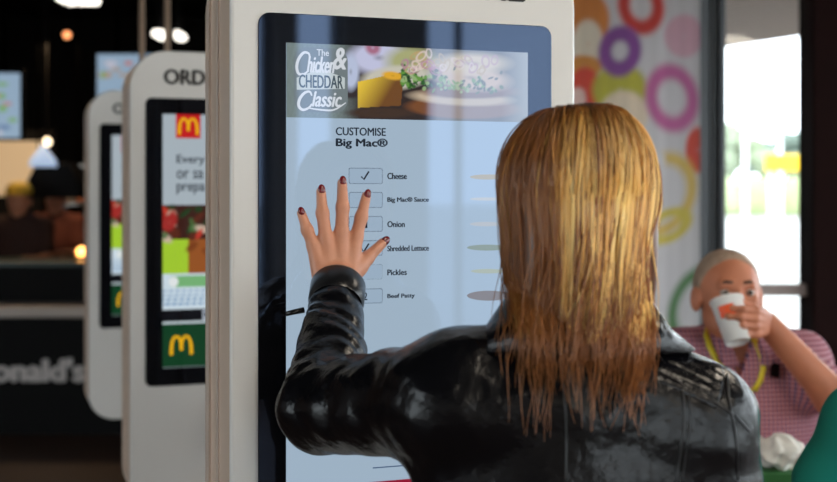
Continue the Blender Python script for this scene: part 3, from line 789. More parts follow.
# kitchen back units
a, b = P(-30, 196, 10.1), P(46, 141, 10.1)
t = thing('lit_wall_panel', 'warm beige glowing wall panel in the kitchen at far left', 'panel', ((a.x + b.x) / 2, 10.1, 0))
obj('panel', MB().box((0, 0, (a.z + b.z) / 2), (b.x - a.x, .04, b.z - a.z)), mat('warm_lightbox', (.6, .5, .36), .6, emit=tuple(lin((190, 160, 122))), estr=.75), t)
obj('cabinet', MB().box((0, .1, a.z / 2), (b.x - a.x, .5, a.z)).box((0, .08, (a.z + b.z) / 2), (b.x - a.x + .1, .06, b.z - a.z + .2)), M_mdark, t)
a, b = P(36, 198, 9.0), P(80, 165, 9.0)
t = thing('extractor_hood', 'black extractor hood hanging in the dark kitchen right of the beige panel', 'hood', ((a.x + b.x) / 2, 9.0, a.z))
obj('hood', MB().prism([(-.2, 0), (.2, 0), (.2, .10), (.12, .26), (-.12, .26), (-.2, .10)], -.14, .14), M_dark, t, bevel=.008)
for sx in (-.15, .15): obj('hanging_rod', MB().tube([(sx, 0, .25), (sx, 0, CZ - a.z)], .006, 6), mat('matt_black_rod', (.001, .001, .001), 1., spec=0.), t)
sh = thing('kitchen_shelving', 'steel kitchen rack with warm lit boxes right of the staff', 'shelving', (P(78, 250, 10.1).x, 10.1, 0))
for s in (-1, 1):
    for w in (-1, 1): obj('upright', MB().tube([(s * .17, w * .2, 0), (s * .17, w * .2, 1.75)], .012, 8), M_steel, sh)
for z in (.3, .7, 1.05, 1.4, 1.72): obj('shelf', MB().box((0, 0, z), (.36, .42, .02)), M_steel, sh)
for i, (x, z, c, l) in enumerate(((-.08, 1.06, (.55, .28, .10), 'small orange brown carton left on the lit rack shelf'), (.08, 1.06, (.50, .38, .25), 'small tan carton right on the lit rack shelf'),
                     (-.07, 1.41, (.40, .35, .28), 'beige carton on the upper rack shelf'), (.09, 1.41, (.45, .16, .08), 'reddish carton on the upper rack shelf'))):
    o = obj('carton', MB().box((0, 0, .09), (.13, .2, .18)), mat('carton_%d' % i, c, .7), bevel=.004); o.location = (sh.location.x + x, 10.05, z + .01)
    tag(o, l, 'carton', 'cartons on the kitchen rack')
kl = area('kitchen_light', (-2.9, 8.9, 2.6), (0, 0, 0), .9, .3, 16, (1, .66, .36))

# ------------------------------------------------------------------ people
def person_root(label, loc):
    return thing('person', label, 'person', loc)
def part(root, name, mq, m, smooth=True, **k):
    o = obj(name, mq, m, None, smooth=smooth, **k); world_child(o, root); return o

# ---- the woman at the kiosk
HC = np.array([.185, 1.425, 1.478]); HR = rotm(.20, -.02)
head = head_sdf(HC, HR, .98)
Ls, Le = np.array([.045, 1.415, 1.258]), A3(P(323, 407, 1.60))
def onplane(x, y, off):
    k = (x - CX) / FPX; s = (k * K1[1] - K1[0]) / (CA - k * SA)
    Y = K1[1] + s * SA; p = np.array([K1[0] + s * CA, Y, EYE + (HZ - y) / FPX * Y])
    return p + np.array([SA, -CA, 0]) * (off + .0042)
wr = onplane(331.5, 284, .034)
Rs, Re, Rw = np.array([.322, 1.415, 1.226]), np.array([.372, 1.395, .975]), np.array([.37, 1.50, .76])
hip = .90
# hand on the glass
onplane0 = onplane
def onplane(x, y, off): return onplane0(x - 2.0, y, off)
kn = {'p': onplane(312.5, 246, .0165), 'r': onplane(324, 237, .0185), 'm': onplane(339.5, 232, .019), 'i': onplane(354, 237, .0175)}
def fing(kp, mx, my, tx, ty, r0=.0092, r1=.0070):
    a = onplane(mx, my, .0135); b = onplane(tx, ty, .0080); c = (a + b) / 2 + (onplane(0, 0, 0) - onplane(0, 0, .0)) + 0
    return [RC(kp, a, r0 * 1.10 + .0006, r0 * 1.10), RC(a, b, r0 * 1.08 - .0003, r1 * 1.08)]
tips = {'p': (301.5, 213), 'r': (321, 191.5), 'm': (342, 183), 'i': (366, 196)}
hp = fing(kn['p'], 306.5, 230, *tips['p'], .0080, .0062) + fing(kn['r'], 321.5, 213, *tips['r'], .0086, .0067) + fing(kn['m'], 341.5, 207, *tips['m'], .0089, .0068) + fing(kn['i'], 360, 217, *tips['i'], .0086, .0067)
for kk, wx in (('p', 321), ('r', 328), ('m', 336), ('i', 344)):
    hp.append(RC(onplane(wx, 276, .026), kn[kk], .0185, .0105))
tm = onplane(365, 258, .015); tt = onplane(382, 242.5, .0095)
hp += [RC(onplane(345, 276, .024), onplane(356, 265, .018), .018, .0155), RC(onplane(356, 265, .018), tm, .0145, .0105), RC(tm, tt, .0100, .0075)]
hp.append(RC(wr - np.array([0, .02, .03]), onplane(333, 274, .028), .026, .024))
handf = SU(hp, .006)
fore = RC(Le, wr, .034, .024)
bodyf = SU([head, RC(HC + HR @ np.array([0, -.02, -.06]), (.187, 1.405, 1.33), .050, .054), RC(Ls, Rs, .05, .05), EL((.187, 1.43, 1.16), (.15, .095, .14)), EL((.19, 1.44, .98), (.14, .09, .16)),
            RC(Ls, Le, .045, .036), fore, RC(Rs, Re, .045, .035), RC(Re, Rw, .034, .022),
            EL((.19, 1.44, .86), (.165, .105, .13)), RC((.11, 1.44, .84), (.10, 1.46, .47), .08, .05), RC((.27, 1.44, .84), (.29, 1.43, .47), .08, .05),
            RC((.10, 1.46, .47), (.09, 1.43, .1), .05, .035), RC((.29, 1.43, .47), (.30, 1.40, .1), .05, .035)], .02)
wom = person_root('long-haired blonde woman in a black leather jacket touching the kiosk screen', (.19, 1.43, 0))
hcut = lambda p: np.maximum(bodyf(p), 1.375 - p[:, 2])
body_ = sdf_mesh(lambda p: np.maximum(bodyf(p), p[:, 2] - 1.385), (-.25, 1.25, .05), (.47, 1.9, 1.42), .009, 1)
hd_ = sdf_mesh(hcut, (.06, 1.28, 1.36), (.31, 1.58, 1.62), .0035)
hlo = np.array([wr[0] - .08, wr[1] - .07, wr[2] - .05]); 
hnd = sdf_mesh(handf, hlo, (wr[0] + .12, wr[1] + .09, wr[2] + .20), .0016)
rh, lo_, hi_ = hand_prims(Rw, (0, .25, -1), (-1, 0, 0), -1, s=.92)
part(wom, 'body', join(body_, hd_, hnd, sdf_mesh(rh, lo_, hi_, .003)), M_skin)
add_eyes(wom, HC, HR, .98, mat('blue_iris', (.05, .12, .2), .2))
# nails
M_nail = mat('dark_red_nail_varnish', (.16, .006, .010), .12, coat=.5)
nn = np.array([SA, -CA, 0])
for (t_, pr_) in ((tips['p'], (306.5, 230)), (tips['r'], (321.5, 213)), (tips['m'], (341.5, 207)), (tips['i'], (360, 217)), ((382.5, 242), (365, 258))):
    c0 = onplane(t_[0], t_[1], .0080); d = c0 - onplane(pr_[0], pr_[1], .0135); d /= np.linalg.norm(d)
    u = np.cross(d, nn); R = np.stack([u, d, np.cross(u, d)], 1)
    big = 1.15 if t_[0] > 380 else (.88 if t_[0] < 305 else 1.)
    c = c0 + nn * .0046 + d * .0030
    v, q_ = sdf_mesh(EL(c, (.0056 * big, .0082 * big, .0040), R), c - .013, c + .013, .0012)
    part(wom, 'fingernail', (v, q_), M_nail)
# jacket
def axis_t(a, b, p):
    d = b - a; return np.clip((p - a) @ d / (d @ d), 0, 1)
jk = [RC(Ls, Rs, .066, .062), RC((.187, 1.41, 1.308), Ls, .050, .060), RC((.187, 1.41, 1.308), Rs, .050, .058),
      EL((.185, 1.435, 1.16), (.195, .122, .175)), EL((.19, 1.44, .99), (.165, .118, .20))]
jt = SU(jk, .05)
ua = RC(Ls, Le, .071, .058); fa = RC(Le, wr - (wr - Le) * .06, .055, .0375)
ra = RC(Rs, Re, .066, .052); rf = RC(Re, Rw, .050, .036)
def jacket_core(p):
    t1 = axis_t(Le, wr, p); t0 = axis_t(Ls, Le, p)
    f1 = fa(p) - (.0016 * np.sin(t1 * 17 + 1.5 * np.sin(p[:, 0] * 50)) + .0011 * np.sin(t1 * 39 + 3.5 * np.sin(p[:, 0] * 42 + 9 * t1))) * (t1 > .03) * (t1 < .99)
    f0 = ua(p) - .0016 * np.sin(t0 * 26 + 26 * p[:, 2]) * t0
    d = smin(jt(p), f0, .035); d = smin(d, f1, .02); d = smin(d, ra(p), .03); d = smin(d, rf(p), .02)
    return d
def jacket(p):
    d = jacket_core(p)
    q_ = p * np.array([.7, 1, 1.6])
    d = d + .0034 * vnoise(q_, 26., 11) + .0018 * vnoise(q_, 62., 4) - .0016 * np.abs(vnoise(q_ * np.array([1, 1, .6]), 48., 21))
    d = np.maximum(d, .86 - p[:, 2])
    # cuff end
    ax = (wr - Le) / np.linalg.norm(wr - Le)
    return d
part(wom, 'leather_jacket', sdf_mesh(jacket, (-.28, 1.2, .84), (.50, 1.90, 1.46), .0062), M_leather)
# cuff rim
ax = (wr - Le) / np.linalg.norm(wr - Le); e0 = wr - ax * .012
part(wom, 'sleeve_cuff', MB().lathe([(.0385, -.030), (.0415, -.024), (.0415, .010), (.0385, .016), (.034, .012), (.033, -.02)], e0, ax, 36, cap=False), M_leather2)
# collar
cm = MB(); nA, rowsC = 40, [(.060, .062, 1.350), (.064, .066, 1.385), (.072, .074, 1.392), (.100, .084, 1.358), (.126, .094, 1.334), (.120, .090, 1.330), (.070, .070, 1.36)]
vv = []; ff = []
for i in range(nA + 1):
    a = math.radians(-145 + 290 * i / nA)
    for (rx, ry, z) in rowsC:
        k = 1 + .10 * abs(math.sin(a)); zz = z - .05 * max(0, -math.cos(a)) - (.018 if rx > .08 else .006) * abs(math.sin(a))
        vv.append((.187 + rx * k * math.sin(a), 1.415 - ry * math.cos(a), zz))
nR = len(rowsC)
for i in range(nA):
    for j in range(nR): ff.append((i * nR + j, (i + 1) * nR + j, (i + 1) * nR + (j + 1) % nR, i * nR + (j + 1) % nR))
part(wom, 'collar', cm.add(vv, ff), M_leather)
# seams and ribs laid over the jacket surface
def seam(pts, r=.0016, name='seam', n=22, m=M_leather2, lift=.0):
    pts = [np.array(p, float) for p in pts]; out = []
    for i in range(n):
        t = i / (n - 1) * (len(pts) - 1); k = min(int(t), len(pts) - 2); w = t - k
        p0 = pts[max(k - 1, 0)]; p1 = pts[k]; p2 = pts[k + 1]; p3 = pts[min(k + 2, len(pts) - 1)]
        p = .5 * ((2 * p1) + (-p0 + p2) * w + (2 * p0 - 5 * p1 + 4 * p2 - p3) * w * w + (-p0 + 3 * p1 - 3 * p2 + p3) * w ** 3)
        out.append(raycast(jacket, p[0], p[1], 1.0, 2.0) - np.array([0, lift, 0]))
    part(wom, name, MB().tube(out, r, 6), m)
seam([(655, 350), (680, 383), (712, 400), (733, 415)])
seam([(682, 386), (684, 420), (680, 452), (676, 481)])
seam([(688, 388), (690, 420), (686, 452), (682, 481)], .0011)
seam([(727, 374), (729, 400), (736, 440), (738, 480)])
seam([(735, 415), (750, 432)], .0014)
seam([(560, 352), (566, 420), (566, 481)], .0011)
pc = P(687, 371, 1.375)
pu = np.array([.90, 0, -.44]); pv = np.array([.44, 0, .90])
def panel(p):
    q_ = p - A3(pc); u = q_ @ pu; v = q_ @ pv
    w_ = np.clip((.040 - np.abs(u)) / .012, 0, 1) * np.clip((.024 - np.abs(v)) / .008, 0, 1); d = jacket(p) - w_ * (.0008 + .0016 * np.abs(np.sin(v * 240)))
    return np.maximum(np.maximum(d, -jacket(p) - .003), np.maximum(np.maximum(np.abs(u) - .040, np.abs(v) - .024), p[:, 1] - 1.45))
part(wom, 'shoulder_panel', sdf_mesh(panel, A3(pc) - .075, A3(pc) + .075, .0022), M_leather)
part(wom, 'cuff_strap', MB().tube([P(304, 310, 1.765), P(294, 312, 1.76), P(286, 314, 1.76)], .0045, 8, .0035), M_leather2)
# jeans and boots
jeans = SU([EL((.19, 1.44, .87), (.178, .118, .15)), RC((.11, 1.44, .84), (.10, 1.46, .47), .09, .06), RC((.27, 1.44, .84), (.29, 1.43, .47), .09, .06),
            RC((.10, 1.46, .47), (.09, 1.43, .12), .06, .045), RC((.29, 1.43, .47), (.30, 1.40, .12), .06, .045)], .02)
part(wom, 'jeans', sdf_mesh(jeans, (-.05, 1.25, .06), (.45, 1.65, 1.05), .011, 1), mat('dark_denim', (.03, .04, .07), .8))
for x, y in ((.09, 1.43), (.30, 1.40)):
    bf = SU([RC((x, y, .22), (x, y, .06), .056, .046), RC((x, y + .02, .04), (x, y + .15, .032), .040, .033)], .03)
    part(wom, 'boot', sdf_mesh(lambda p: np.maximum(bf(p), -p[:, 2]), (x - .1, y - .1, -.01), (x + .1, y + .25, .30), .008, 1), mat('black_boot', (.01, .01, .01), .4))

# hair
def hair_base(p):
    q = (p - HC) @ HR
    c = EL((0, -.018, .026), (.083, .100, .090))(q)
    back = RC((0, -.04, .0), (0, -.05, -.13), .068, .050)(q)
    sides = np.minimum(EL((-.068, -.02, -.05), (.018, .055, .095))(q), EL((.068, -.02, -.05), (.018, .055, .095))(q))
    d = smin(smin(c, back, .03), sides, .02)
    cut = np.minimum(.055 - q[:, 1] - 0.0, 9) 
    face = np.maximum(q[:, 1] - .035 + np.clip(.06 - q[:, 2], 0, 1) * .15 - np.clip(q[:, 2] - .06, 0, 1) * 1.2, -9)
    return np.maximum(d, face)
M_hair = mat('blonde_hair', (.5, .3, .1), .34, attr='base', spec=.6)
coll = RC((.187, 1.415, 1.335), (.187, 1.415, 1.385), .108, .074)
def hair_strands(N, layer_fn, rad, seed, npt=26):
    rr = np.random.default_rng(seed)
    phi = rr.uniform(-1.95, 1.95, N); out_p = []; ly = rr.uniform(0, 1, N)
    L, col0, col1, isin = layer_fn(phi, ly, rr, N)
    cc = np.random.default_rng(99).uniform(-1.95, 1.95, 110); L = L + np.random.default_rng(97).normal(size=110)[np.argmin(np.abs(phi[:, None] - cc[None]), 1)] * (.014 + .012 * isin)
    cid = rr.integers(0, 110, N); cph = np.random.default_rng(99).uniform(-1.95, 1.95, 110)
    wild = (rr.uniform(size=N) < .03) * rr.normal(size=N) * .016; near = np.argmin(np.abs(phi[:, None] - cph[None]), 1); pull = cph[near] - phi
    t = np.linspace(0, 1, npt)
    scal = .86 + .14 * ly
    y0 = .055 * (np.abs(phi) / 1.95) - .035 + rr.normal(size=N) * .008
    x0 = rr.normal(size=N) * .006 + np.sign(phi) * .004
    zc = .01; Hh = (.122 - zc) * (.955 + .045 * ly)
    # arc length split: over the head then falling
    over = .165; tot = over + L
    s = t[None] * tot[:, None]
    th = np.clip(s / over, 0, 1) * H
    fall = np.clip(s - over, 0, None)
    rx = .0915 * scal * (1 + np.abs(rr.normal(size=N)) * .035 * (rr.uniform(size=N) < .12)); ry = (.112 + .0 * phi) * scal
    nar = 1 - .25 * np.clip(fall / .14, 0, 1)
    qx = x0[:, None] * np.cos(th) + (rx * np.sin(phi))[:, None] * np.sin(th) ** 1.02 * nar
    qy = y0[:, None] * np.cos(th) + (-ry * np.cos(phi))[:, None] * np.sin(th) ** 1.02 - .012
    qz = zc + Hh[:, None] * np.cos(th) ** .97 - fall
    w = rr.uniform(0, 6.3, N)[:, None]; am = (rr.uniform(.001, .0035, N) * (1 + 1.6 * isin))[:, None]
    clump = np.random.default_rng(98).normal(size=110)[near][:, None]; L_ = 0
    g = np.clip(fall / .15, 0, 1)
    qx = qx + am * np.sin(s * 42 + w) * g + clump * .0035 * g + (pull * np.cos(phi))[:, None] * .075 * g ** 1.3 + (rr.normal(size=N) * .0045)[:, None] * g ** 1.5 * (1 + .8 * isin)[:, None] - .010 * g + (wild + isin * (rr.uniform(size=N) < .12) * rr.normal(size=N) * .016)[:, None] * g ** 2 * (1 + .6 * np.sin(s * 26 + w))
    qy = qy + am * np.cos(s * 37 + w) * g * .6
    pts = np.stack([qx, qy, qz], 2).reshape(-1, 3) @ HR.T + HC
    # rest on the jacket
    lift = np.repeat(.003 + .016 * ly, npt)
    for _ in range(4):
        d = np.minimum(jacket_core(pts), coll(pts)) - lift; m = (d < 0) & (pts[:, 2] < 1.43)
        pts[m, 1] += d[m] * 1.0
    p3 = pts.reshape(N, npt, 3)
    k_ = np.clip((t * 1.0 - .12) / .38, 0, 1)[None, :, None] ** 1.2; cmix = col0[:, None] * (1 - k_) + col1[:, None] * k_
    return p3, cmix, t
def strands_mesh(p3, col, rad):
    N, n, _ = p3.shape
    tan = np.gradient(p3, axis=1); tan /= np.linalg.norm(tan, axis=2, keepdims=True) + 1e-9
    ref = np.array([.3, -1, .1]); a = np.cross(tan, ref); a /= np.linalg.norm(a, axis=2, keepdims=True) + 1e-9
    b = np.cross(tan, a); tt = np.linspace(0, 1, n); rr = rad[:, None] * (1 - .75 * np.clip((tt - .75) / .25, 0, 1))[None]
    V = np.stack([p3 + (a * math.cos(k) + b * math.sin(k)) * rr[..., None] for k in (0, 2.094, 4.189)], 2)
    V = V.reshape(-1, 3); C = np.repeat(col.reshape(N * n, 3), 3, 0)
    base = (np.arange(N)[:, None] * n + np.arange(n - 1)[None]) * 3; base = base.reshape(-1)
    Q = np.concatenate([np.stack([base + k, base + (k + 1) % 3, base + 3 + (k + 1) % 3, base + 3 + k], 1) for k in range(3)])
    return V, Q, C
GOLD, PALE, BROWN, DARK, COPPER = [np.array(c) for c in ((.92, .43, .070), (1.0, .72, .26), (.27, .095, .020), (.075, .026, .008), (.30, .105, .026))]
def streak_and_light(phi, rr, N):
    x = np.sin(phi)
    cc = np.random.default_rng(96).uniform(-1.95, 1.95, 190); cv = np.random.default_rng(95).normal(size=190)
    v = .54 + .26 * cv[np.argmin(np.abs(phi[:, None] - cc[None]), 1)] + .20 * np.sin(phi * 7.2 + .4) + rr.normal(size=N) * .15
    v = v - .75 * 1.2 * np.clip((-x - .42) / .22, 0, 1) + .32 * np.exp(-((x + .33) / .09) ** 2) + .30 * np.clip((x - .5) / .2, 0, 1)  # bright bands at left and right: light on the hair put into its colour
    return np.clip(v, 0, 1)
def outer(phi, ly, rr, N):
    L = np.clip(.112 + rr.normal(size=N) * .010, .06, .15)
    st = streak_and_light(phi, rr, N)[:, None]; x = np.sin(phi)[:, None]
    root = DARK * (1 - st) * 1.2 + BROWN * 1.0 * st; root = root + GOLD * .7 * np.clip((x - .45) / .3, 0, 1) + GOLD * .5 * np.exp(-((x + .36) / .08) ** 2)  # roots brightened in the same bands, painted light
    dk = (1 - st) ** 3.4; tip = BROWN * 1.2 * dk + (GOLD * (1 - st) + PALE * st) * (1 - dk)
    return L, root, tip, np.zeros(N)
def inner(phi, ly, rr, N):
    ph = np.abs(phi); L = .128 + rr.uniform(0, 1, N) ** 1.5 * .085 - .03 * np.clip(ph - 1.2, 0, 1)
    st = streak_and_light(phi * 1.3 + 1, rr, N)[:, None]
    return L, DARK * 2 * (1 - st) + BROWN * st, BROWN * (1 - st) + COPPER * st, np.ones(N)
Vs = []; Qs = []; Cs = []; n = 0
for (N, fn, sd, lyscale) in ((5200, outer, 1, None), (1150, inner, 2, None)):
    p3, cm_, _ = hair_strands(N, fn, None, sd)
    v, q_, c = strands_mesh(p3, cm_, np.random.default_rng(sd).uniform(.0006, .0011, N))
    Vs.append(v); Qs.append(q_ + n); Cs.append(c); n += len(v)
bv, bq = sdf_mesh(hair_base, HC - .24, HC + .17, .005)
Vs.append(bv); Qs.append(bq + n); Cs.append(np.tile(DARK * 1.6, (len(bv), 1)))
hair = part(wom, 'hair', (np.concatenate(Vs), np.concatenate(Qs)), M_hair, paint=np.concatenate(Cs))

# ---- the man drinking
def seated(root, C, yaw, skin, cloth, sleeve_len, pose, head_at, head_R, hs, res=.009, male=True, trousers=None, shirt_name='shirt'):
    pass
MH = np.array([.800, 3.10, 1.232]); MR = rotm(math.pi + .04, .10)   # faces the camera
man = person_root('grey-haired man in a pink checked shirt drinking from a paper cup', (.86, 3.2, 0))
mhead = head_sdf(MH, MR, 1.02, True)
ms_r, me_r, mw_r = np.array([.675, 3.13, 1.055]), np.array([.66, 3.00, .83]), np.array([.87, 2.83, .865])
ms_l, me_l, mw_l = np.array([.985, 3.13, 1.055]), np.array([1.03, 2.955, .985]), np.array([.866, 2.975, 1.172])
hipc = np.array([.88, 3.22, .56])
mhand, mlo, mhi = hand_prims(mw_l, (-.55, -.75, .12), (-.8, .6, 0), -1, curl=(.5, .8, .6), s=.95, spread=.03, thumb=(.5, .5))
mhand2, mlo2, mhi2 = hand_prims(mw_r, (.9, -.1, .1), (0, -.3, -1), 1, curl=(.3, .4, .3), s=1.0)
mb_ = SU([mhead, RC(MH + MR @ np.array([0, -.02, -.06]), (.83, 3.13, 1.10), .060, .064), RC(ms_r, ms_l, .062, .062), EL((.85, 3.15, .9), (.18, .12, .25)),
          RC(ms_r, me_r, .052, .042), RC(me_r, mw_r, .043, .030), RC(ms_l, me_l, .052, .044), RC(me_l, mw_l, .046, .030),
          EL(hipc, (.18, .14, .13)), RC((.79, 3.18, .54), (.76, 2.82, .54), .085, .06), RC((.98, 3.18, .54), (1.0, 2.82, .54), .085, .06),
          RC((.76, 2.82, .54), (.76, 2.86, .1), .058, .04), RC((1.0, 2.82, .54), (1.0, 2.86, .1), .058, .04)], .025)
part(man, 'body', join(sdf_mesh(lambda p: np.maximum(mb_(p), p[:, 2] - 1.13), (.5, 2.65, .05), (1.2, 3.4, 1.16), .010, 1),
                       sdf_mesh(lambda p: np.maximum(mb_(p), np.minimum(1.12 - p[:, 2], 9)), (.68, 2.93, 1.1), (.96, 3.26, 1.36), .0045),
                       sdf_mesh(mb_, (.78, 2.86, .96), (1.10, 3.08, 1.2), .006), sdf_mesh(mhand, mlo, mhi, .003), sdf_mesh(mhand2, mlo2, mhi2, .004)), M_skin2)
add_eyes(man, MH, MR, 1.02, mat('brown_iris', (.04, .02, .01), .2))
M_gb = mat('grey_brown_hair', (.36, .25, .18), .7, bump=.5, bscale=300, var=.35, vscale=60)
def mhair(p):
    q = (p - MH) @ MR / 1.02
    d = EL((0, -.016, .028), (.0815, .097, .092))(q) + .0012 * np.sin(q[:, 0] * 420) * np.sin(q[:, 2] * 380 + q[:, 1] * 300)
    line = q[:, 1] - (.048 - np.clip(q[:, 2] - .075, -1, 0) * -.35 - .0) 
    line = q[:, 1] - np.where(q[:, 2] > .085, .052, .052 - (.085 - q[:, 2]) * .62)
    line = line + np.abs(q[:, 0]) * -.0
    return np.maximum(np.maximum(d, line), -.055 - q[:, 2] + np.clip(q[:, 1] + .02, 0, 1) * .5)
part(man, 'hair', sdf_mesh(mhair, MH - .13, MH + .14, .004), M_gb)
part(man, 'eyebrow', MB().tube([MH + MR @ (np.array(p) * 1.02) for p in ((.014, .088, .031), (.03, .085, .033), (.045, .074, .027))], [.0035, .0045, .003], 6), mat('dark_brow', (.10, .05, .035), .8))
part(man, 'eyebrow', MB().tube([MH + MR @ (np.array(p) * 1.02) for p in ((-.014, .088, .031), (-.03, .085, .033), (-.045, .074, .027))], [.0035, .0045, .003], 6), MATS['dark_brow'])
M_shirt = checked('pink_gingham', tuple(lin((184, 108, 106))), tuple(lin((80, 58, 98))), tuple(lin((200, 156, 166))), 560.)
sh_ = SU([RC(ms_r, ms_l, .078, .078), RC((.83, 3.13, 1.08), ms_l, .07, .07), RC((.83, 3.13, 1.08), ms_r, .07, .07), EL((.855, 3.15, .90), (.205, .145, .27)), EL((.875, 3.19, .66), (.20, .15, .16)),
          RC(ms_l, ms_l + (me_l - ms_l) * .62, .072, .066), RC(ms_r, ms_r + (me_r - ms_r) * .72, .072, .066)], .04)
def shirt(p):
    d = sh_(p) + .005 * vnoise(p * np.array([1, 1, .8]), 22., 8)
    # open V at the neck
    v = np.maximum(np.maximum(np.abs(p[:, 0] - .81) - np.clip(p[:, 2] - 1.03, 0, 1) * .42, p[:, 1] - 3.13), 1.03 - p[:, 2])
    neck = RC((.83, 3.13, 1.05), (.81, 3.11, 1.2), .050, .062)(p)
    return np.maximum(np.maximum(d, -v), -neck)
part(man, 'shirt', sdf_mesh(shirt, (.5, 2.85, .5), (1.2, 3.4, 1.24), .0065), M_shirt)
for s in (-1, 1):
    c = np.array([.825, 3.12, 1.135])
    m_ = MB().add([tuple(c + np.array(p) * np.array([s, 1, 1])) for p in
        ((.012, -.085, -.075), (.035, -.075, -.015), (.068, -.035, .018), (.072, .03, .03), (.085, .03, -.005), (.088, -.05, -.028), (.060, -.105, -.070))], [tuple(range(7))])
    o = part(man, 'shirt_collar', m_, M_shirt, smooth=False)
    k = o.modifiers.new('thick', 'SOLIDIFY'); k.thickness = .005
# lanyard, pocket
def on_man(px, py, lift=.004):
    p = raycast(shirt, px, py, 2.2, 4.); return p - np.array([0, lift, 0])
M_yel = mat('yellow_ribbon', (.75, .60, .03), .5)
def ribbon(root, pts, w, m, name):
    v = []; f = []
    for i, p in enumerate(pts):
        p = A3(p); t = A3(pts[min(i + 1, len(pts) - 1)]) - A3(pts[max(i - 1, 0)]); t /= np.linalg.norm(t)
        s = np.cross(t, [0, -1, 0]); s /= np.linalg.norm(s) + 1e-9
        v += [p + s * w / 2, p - s * w / 2]
    f = [(2 * i, 2 * i + 1, 2 * i + 3, 2 * i + 2) for i in range(len(pts) - 1)]
    o = part(root, name, MB().add(v, f), m); k = o.modifiers.new('thick', 'SOLIDIFY'); k.thickness = .003; k.offset = 0
ribbon(man, [on_man(*p) for p in ((752, 338), (757, 345), (761, 356), (763, 368), (760, 380), (754, 390))], .014, M_yel, 'lanyard')
ribbon(man, [on_man(*p) for p in ((708, 326), (706, 335), (709, 346), (716, 360), (728, 378), (742, 390), (752, 392))], .014, M_yel, 'lanyard')
pk = [on_man(*p, .007) for p in ((770, 362), (778, 364), (777, 378), (769, 376))]
o = part(man, 'pocket_phone', MB().add(pk, [(0, 1, 2, 3)]), M_black, smooth=False); k = o.modifiers.new('thick', 'SOLIDIFY'); k.thickness = .008
tr = SU([EL(hipc, (.20, .16, .14)), RC((.79, 3.18, .54), (.76, 2.82, .54), .095, .07), RC((.98, 3.18, .54), (1.0, 2.82, .54), .095, .07),
         RC((.76, 2.82, .54), (.76, 2.86, .1), .068, .055), RC((1.0, 2.82, .54), (1.0, 2.86, .1), .068, .055)], .03)
part(man, 'trousers', sdf_mesh(tr, (.6, 2.65, .04), (1.2, 3.45, .75), .014, 1), mat('navy_trousers', (.03, .035, .06), .8))
for x in (.76, 1.0):
    bf2 = SU([RC((x, 2.86, .08), (x, 2.85, .05), .05, .045), RC((x, 2.83, .045), (x, 2.68, .035), .042, .036)], .03)
    part(man, 'shoe', sdf_mesh(lambda p: np.maximum(bf2(p), -p[:, 2]), (x - .1, 2.6, -.01), (x + .1, 2.95, .16), .010, 1), MATS['black_boot'])

# paper cup at his mouth
rimc, basec = np.array([.757, 2.950, 1.234]), np.array([.772, 2.900, 1.136])
axc = rimc - basec; Lc = np.linalg.norm(axc); axc /= Lc
cup = thing('paper_cup', 'white paper cup with an orange red mark held at the man\'s mouth', 'cup', tuple(basec))
o = obj('cup_wall', MB().lathe([(.001, .004), (.028, .004), (.0285, 0), (.0300, .0), (.0405, Lc), (.0425, Lc + .001), (.0425, Lc - .004), (.0395, Lc - .003), (.0285, .008), (.001, .008)], basec, axc, 32, cap=False), mat('white_paper', (.80, .78, .76), .55), smooth=True); world_child(o, cup)
def cup_patch(a0, a1, z0, z1, m, name):
    a = Vector(axc).orthogonal().normalized(); b = Vector(axc).cross(a); v = []; f = []; N = 10; ee = .0012
    for i in range(N + 1):
        for j in range(5):
            w = j / 4; z = z0 + (z1 - z0) * w
            ang = a0 + (a1 - a0) * i / N; r = .0300 + .0105 * z / Lc + ee
            v.append(Vector(basec) + Vector(axc) * z + (a * math.cos(ang) + b * math.sin(ang)) * r)
    f = [(i * 5 + j, (i + 1) * 5 + j, (i + 1) * 5 + j + 1, i * 5 + j + 1) for i in range(N) for j in range(4)]
    o = obj(name, MB().add(v, f), m, smooth=True); world_child(o, cup)
# angle that faces the camera, slightly to the left
a_ = Vector(axc).orthogonal().normalized(); b_ = Vector(axc).cross(a_); dv = Vector((-.45, -1, .3)); fa_ = math.atan2(dv.dot(b_), dv.dot(a_))
cup_patch(fa_ - .55, fa_ + .45, .058, .088, mat('orange_red_print', (.85, .10, .02), .5), 'printed_mark')

# ---- table, carton, napkin, chairs
tb = thing('cafe_table', 'small square cafe table in front of the seated man', 'table', (1.02, 2.70, 0))
obj('tabletop', MB().box((0, 0, .735), (.70, .42, .03)), mat('wood_laminate', (.35, .20, .10), .4, var=.2, vscale=12), tb, bevel=.006)
obj('column', MB().tube([(0, 0, .02), (0, 0, .72)], .035, 14), M_steel, tb, smooth=True)
obj('base', MB().lathe([(.22, 0), (.22, .012), (.05, .03)]), M_steel, tb)
bx_ = P(785, 480, 2.72)
bx = thing('food_carton', 'green and tan food carton on the table below the crumpled napkin', 'food box', (bx_.x, 2.72, .75))
obj('carton_body', MB().box((-.02, 0, .0625), (.09, .10, .125)), mat('green_card', (.03, .16, .04), .6), bx, bevel=.004)
obj('carton_tray', MB().box((.055, 0, .0575), (.06, .10, .115)), mat('tan_card', (.55, .30, .12), .6), bx, bevel=.004)
nv, nq = sdf_mesh(lambda p: EL((0, 0, 0), (.062, .05, .034))(p) + .014 * vnoise(p, 90., 3), (-.09, -.08, -.07), (.09, .08, .07), .004)
np_ = obj('crumpled_napkin', (nv, nq), mat('white_tissue', (.82, .80, .76), .8), smooth=False)
np_.location = (P(780, 455, 2.72).x, 2.72, .910); tag(np_, 'crumpled white paper napkin lying on the green carton', 'napkin')
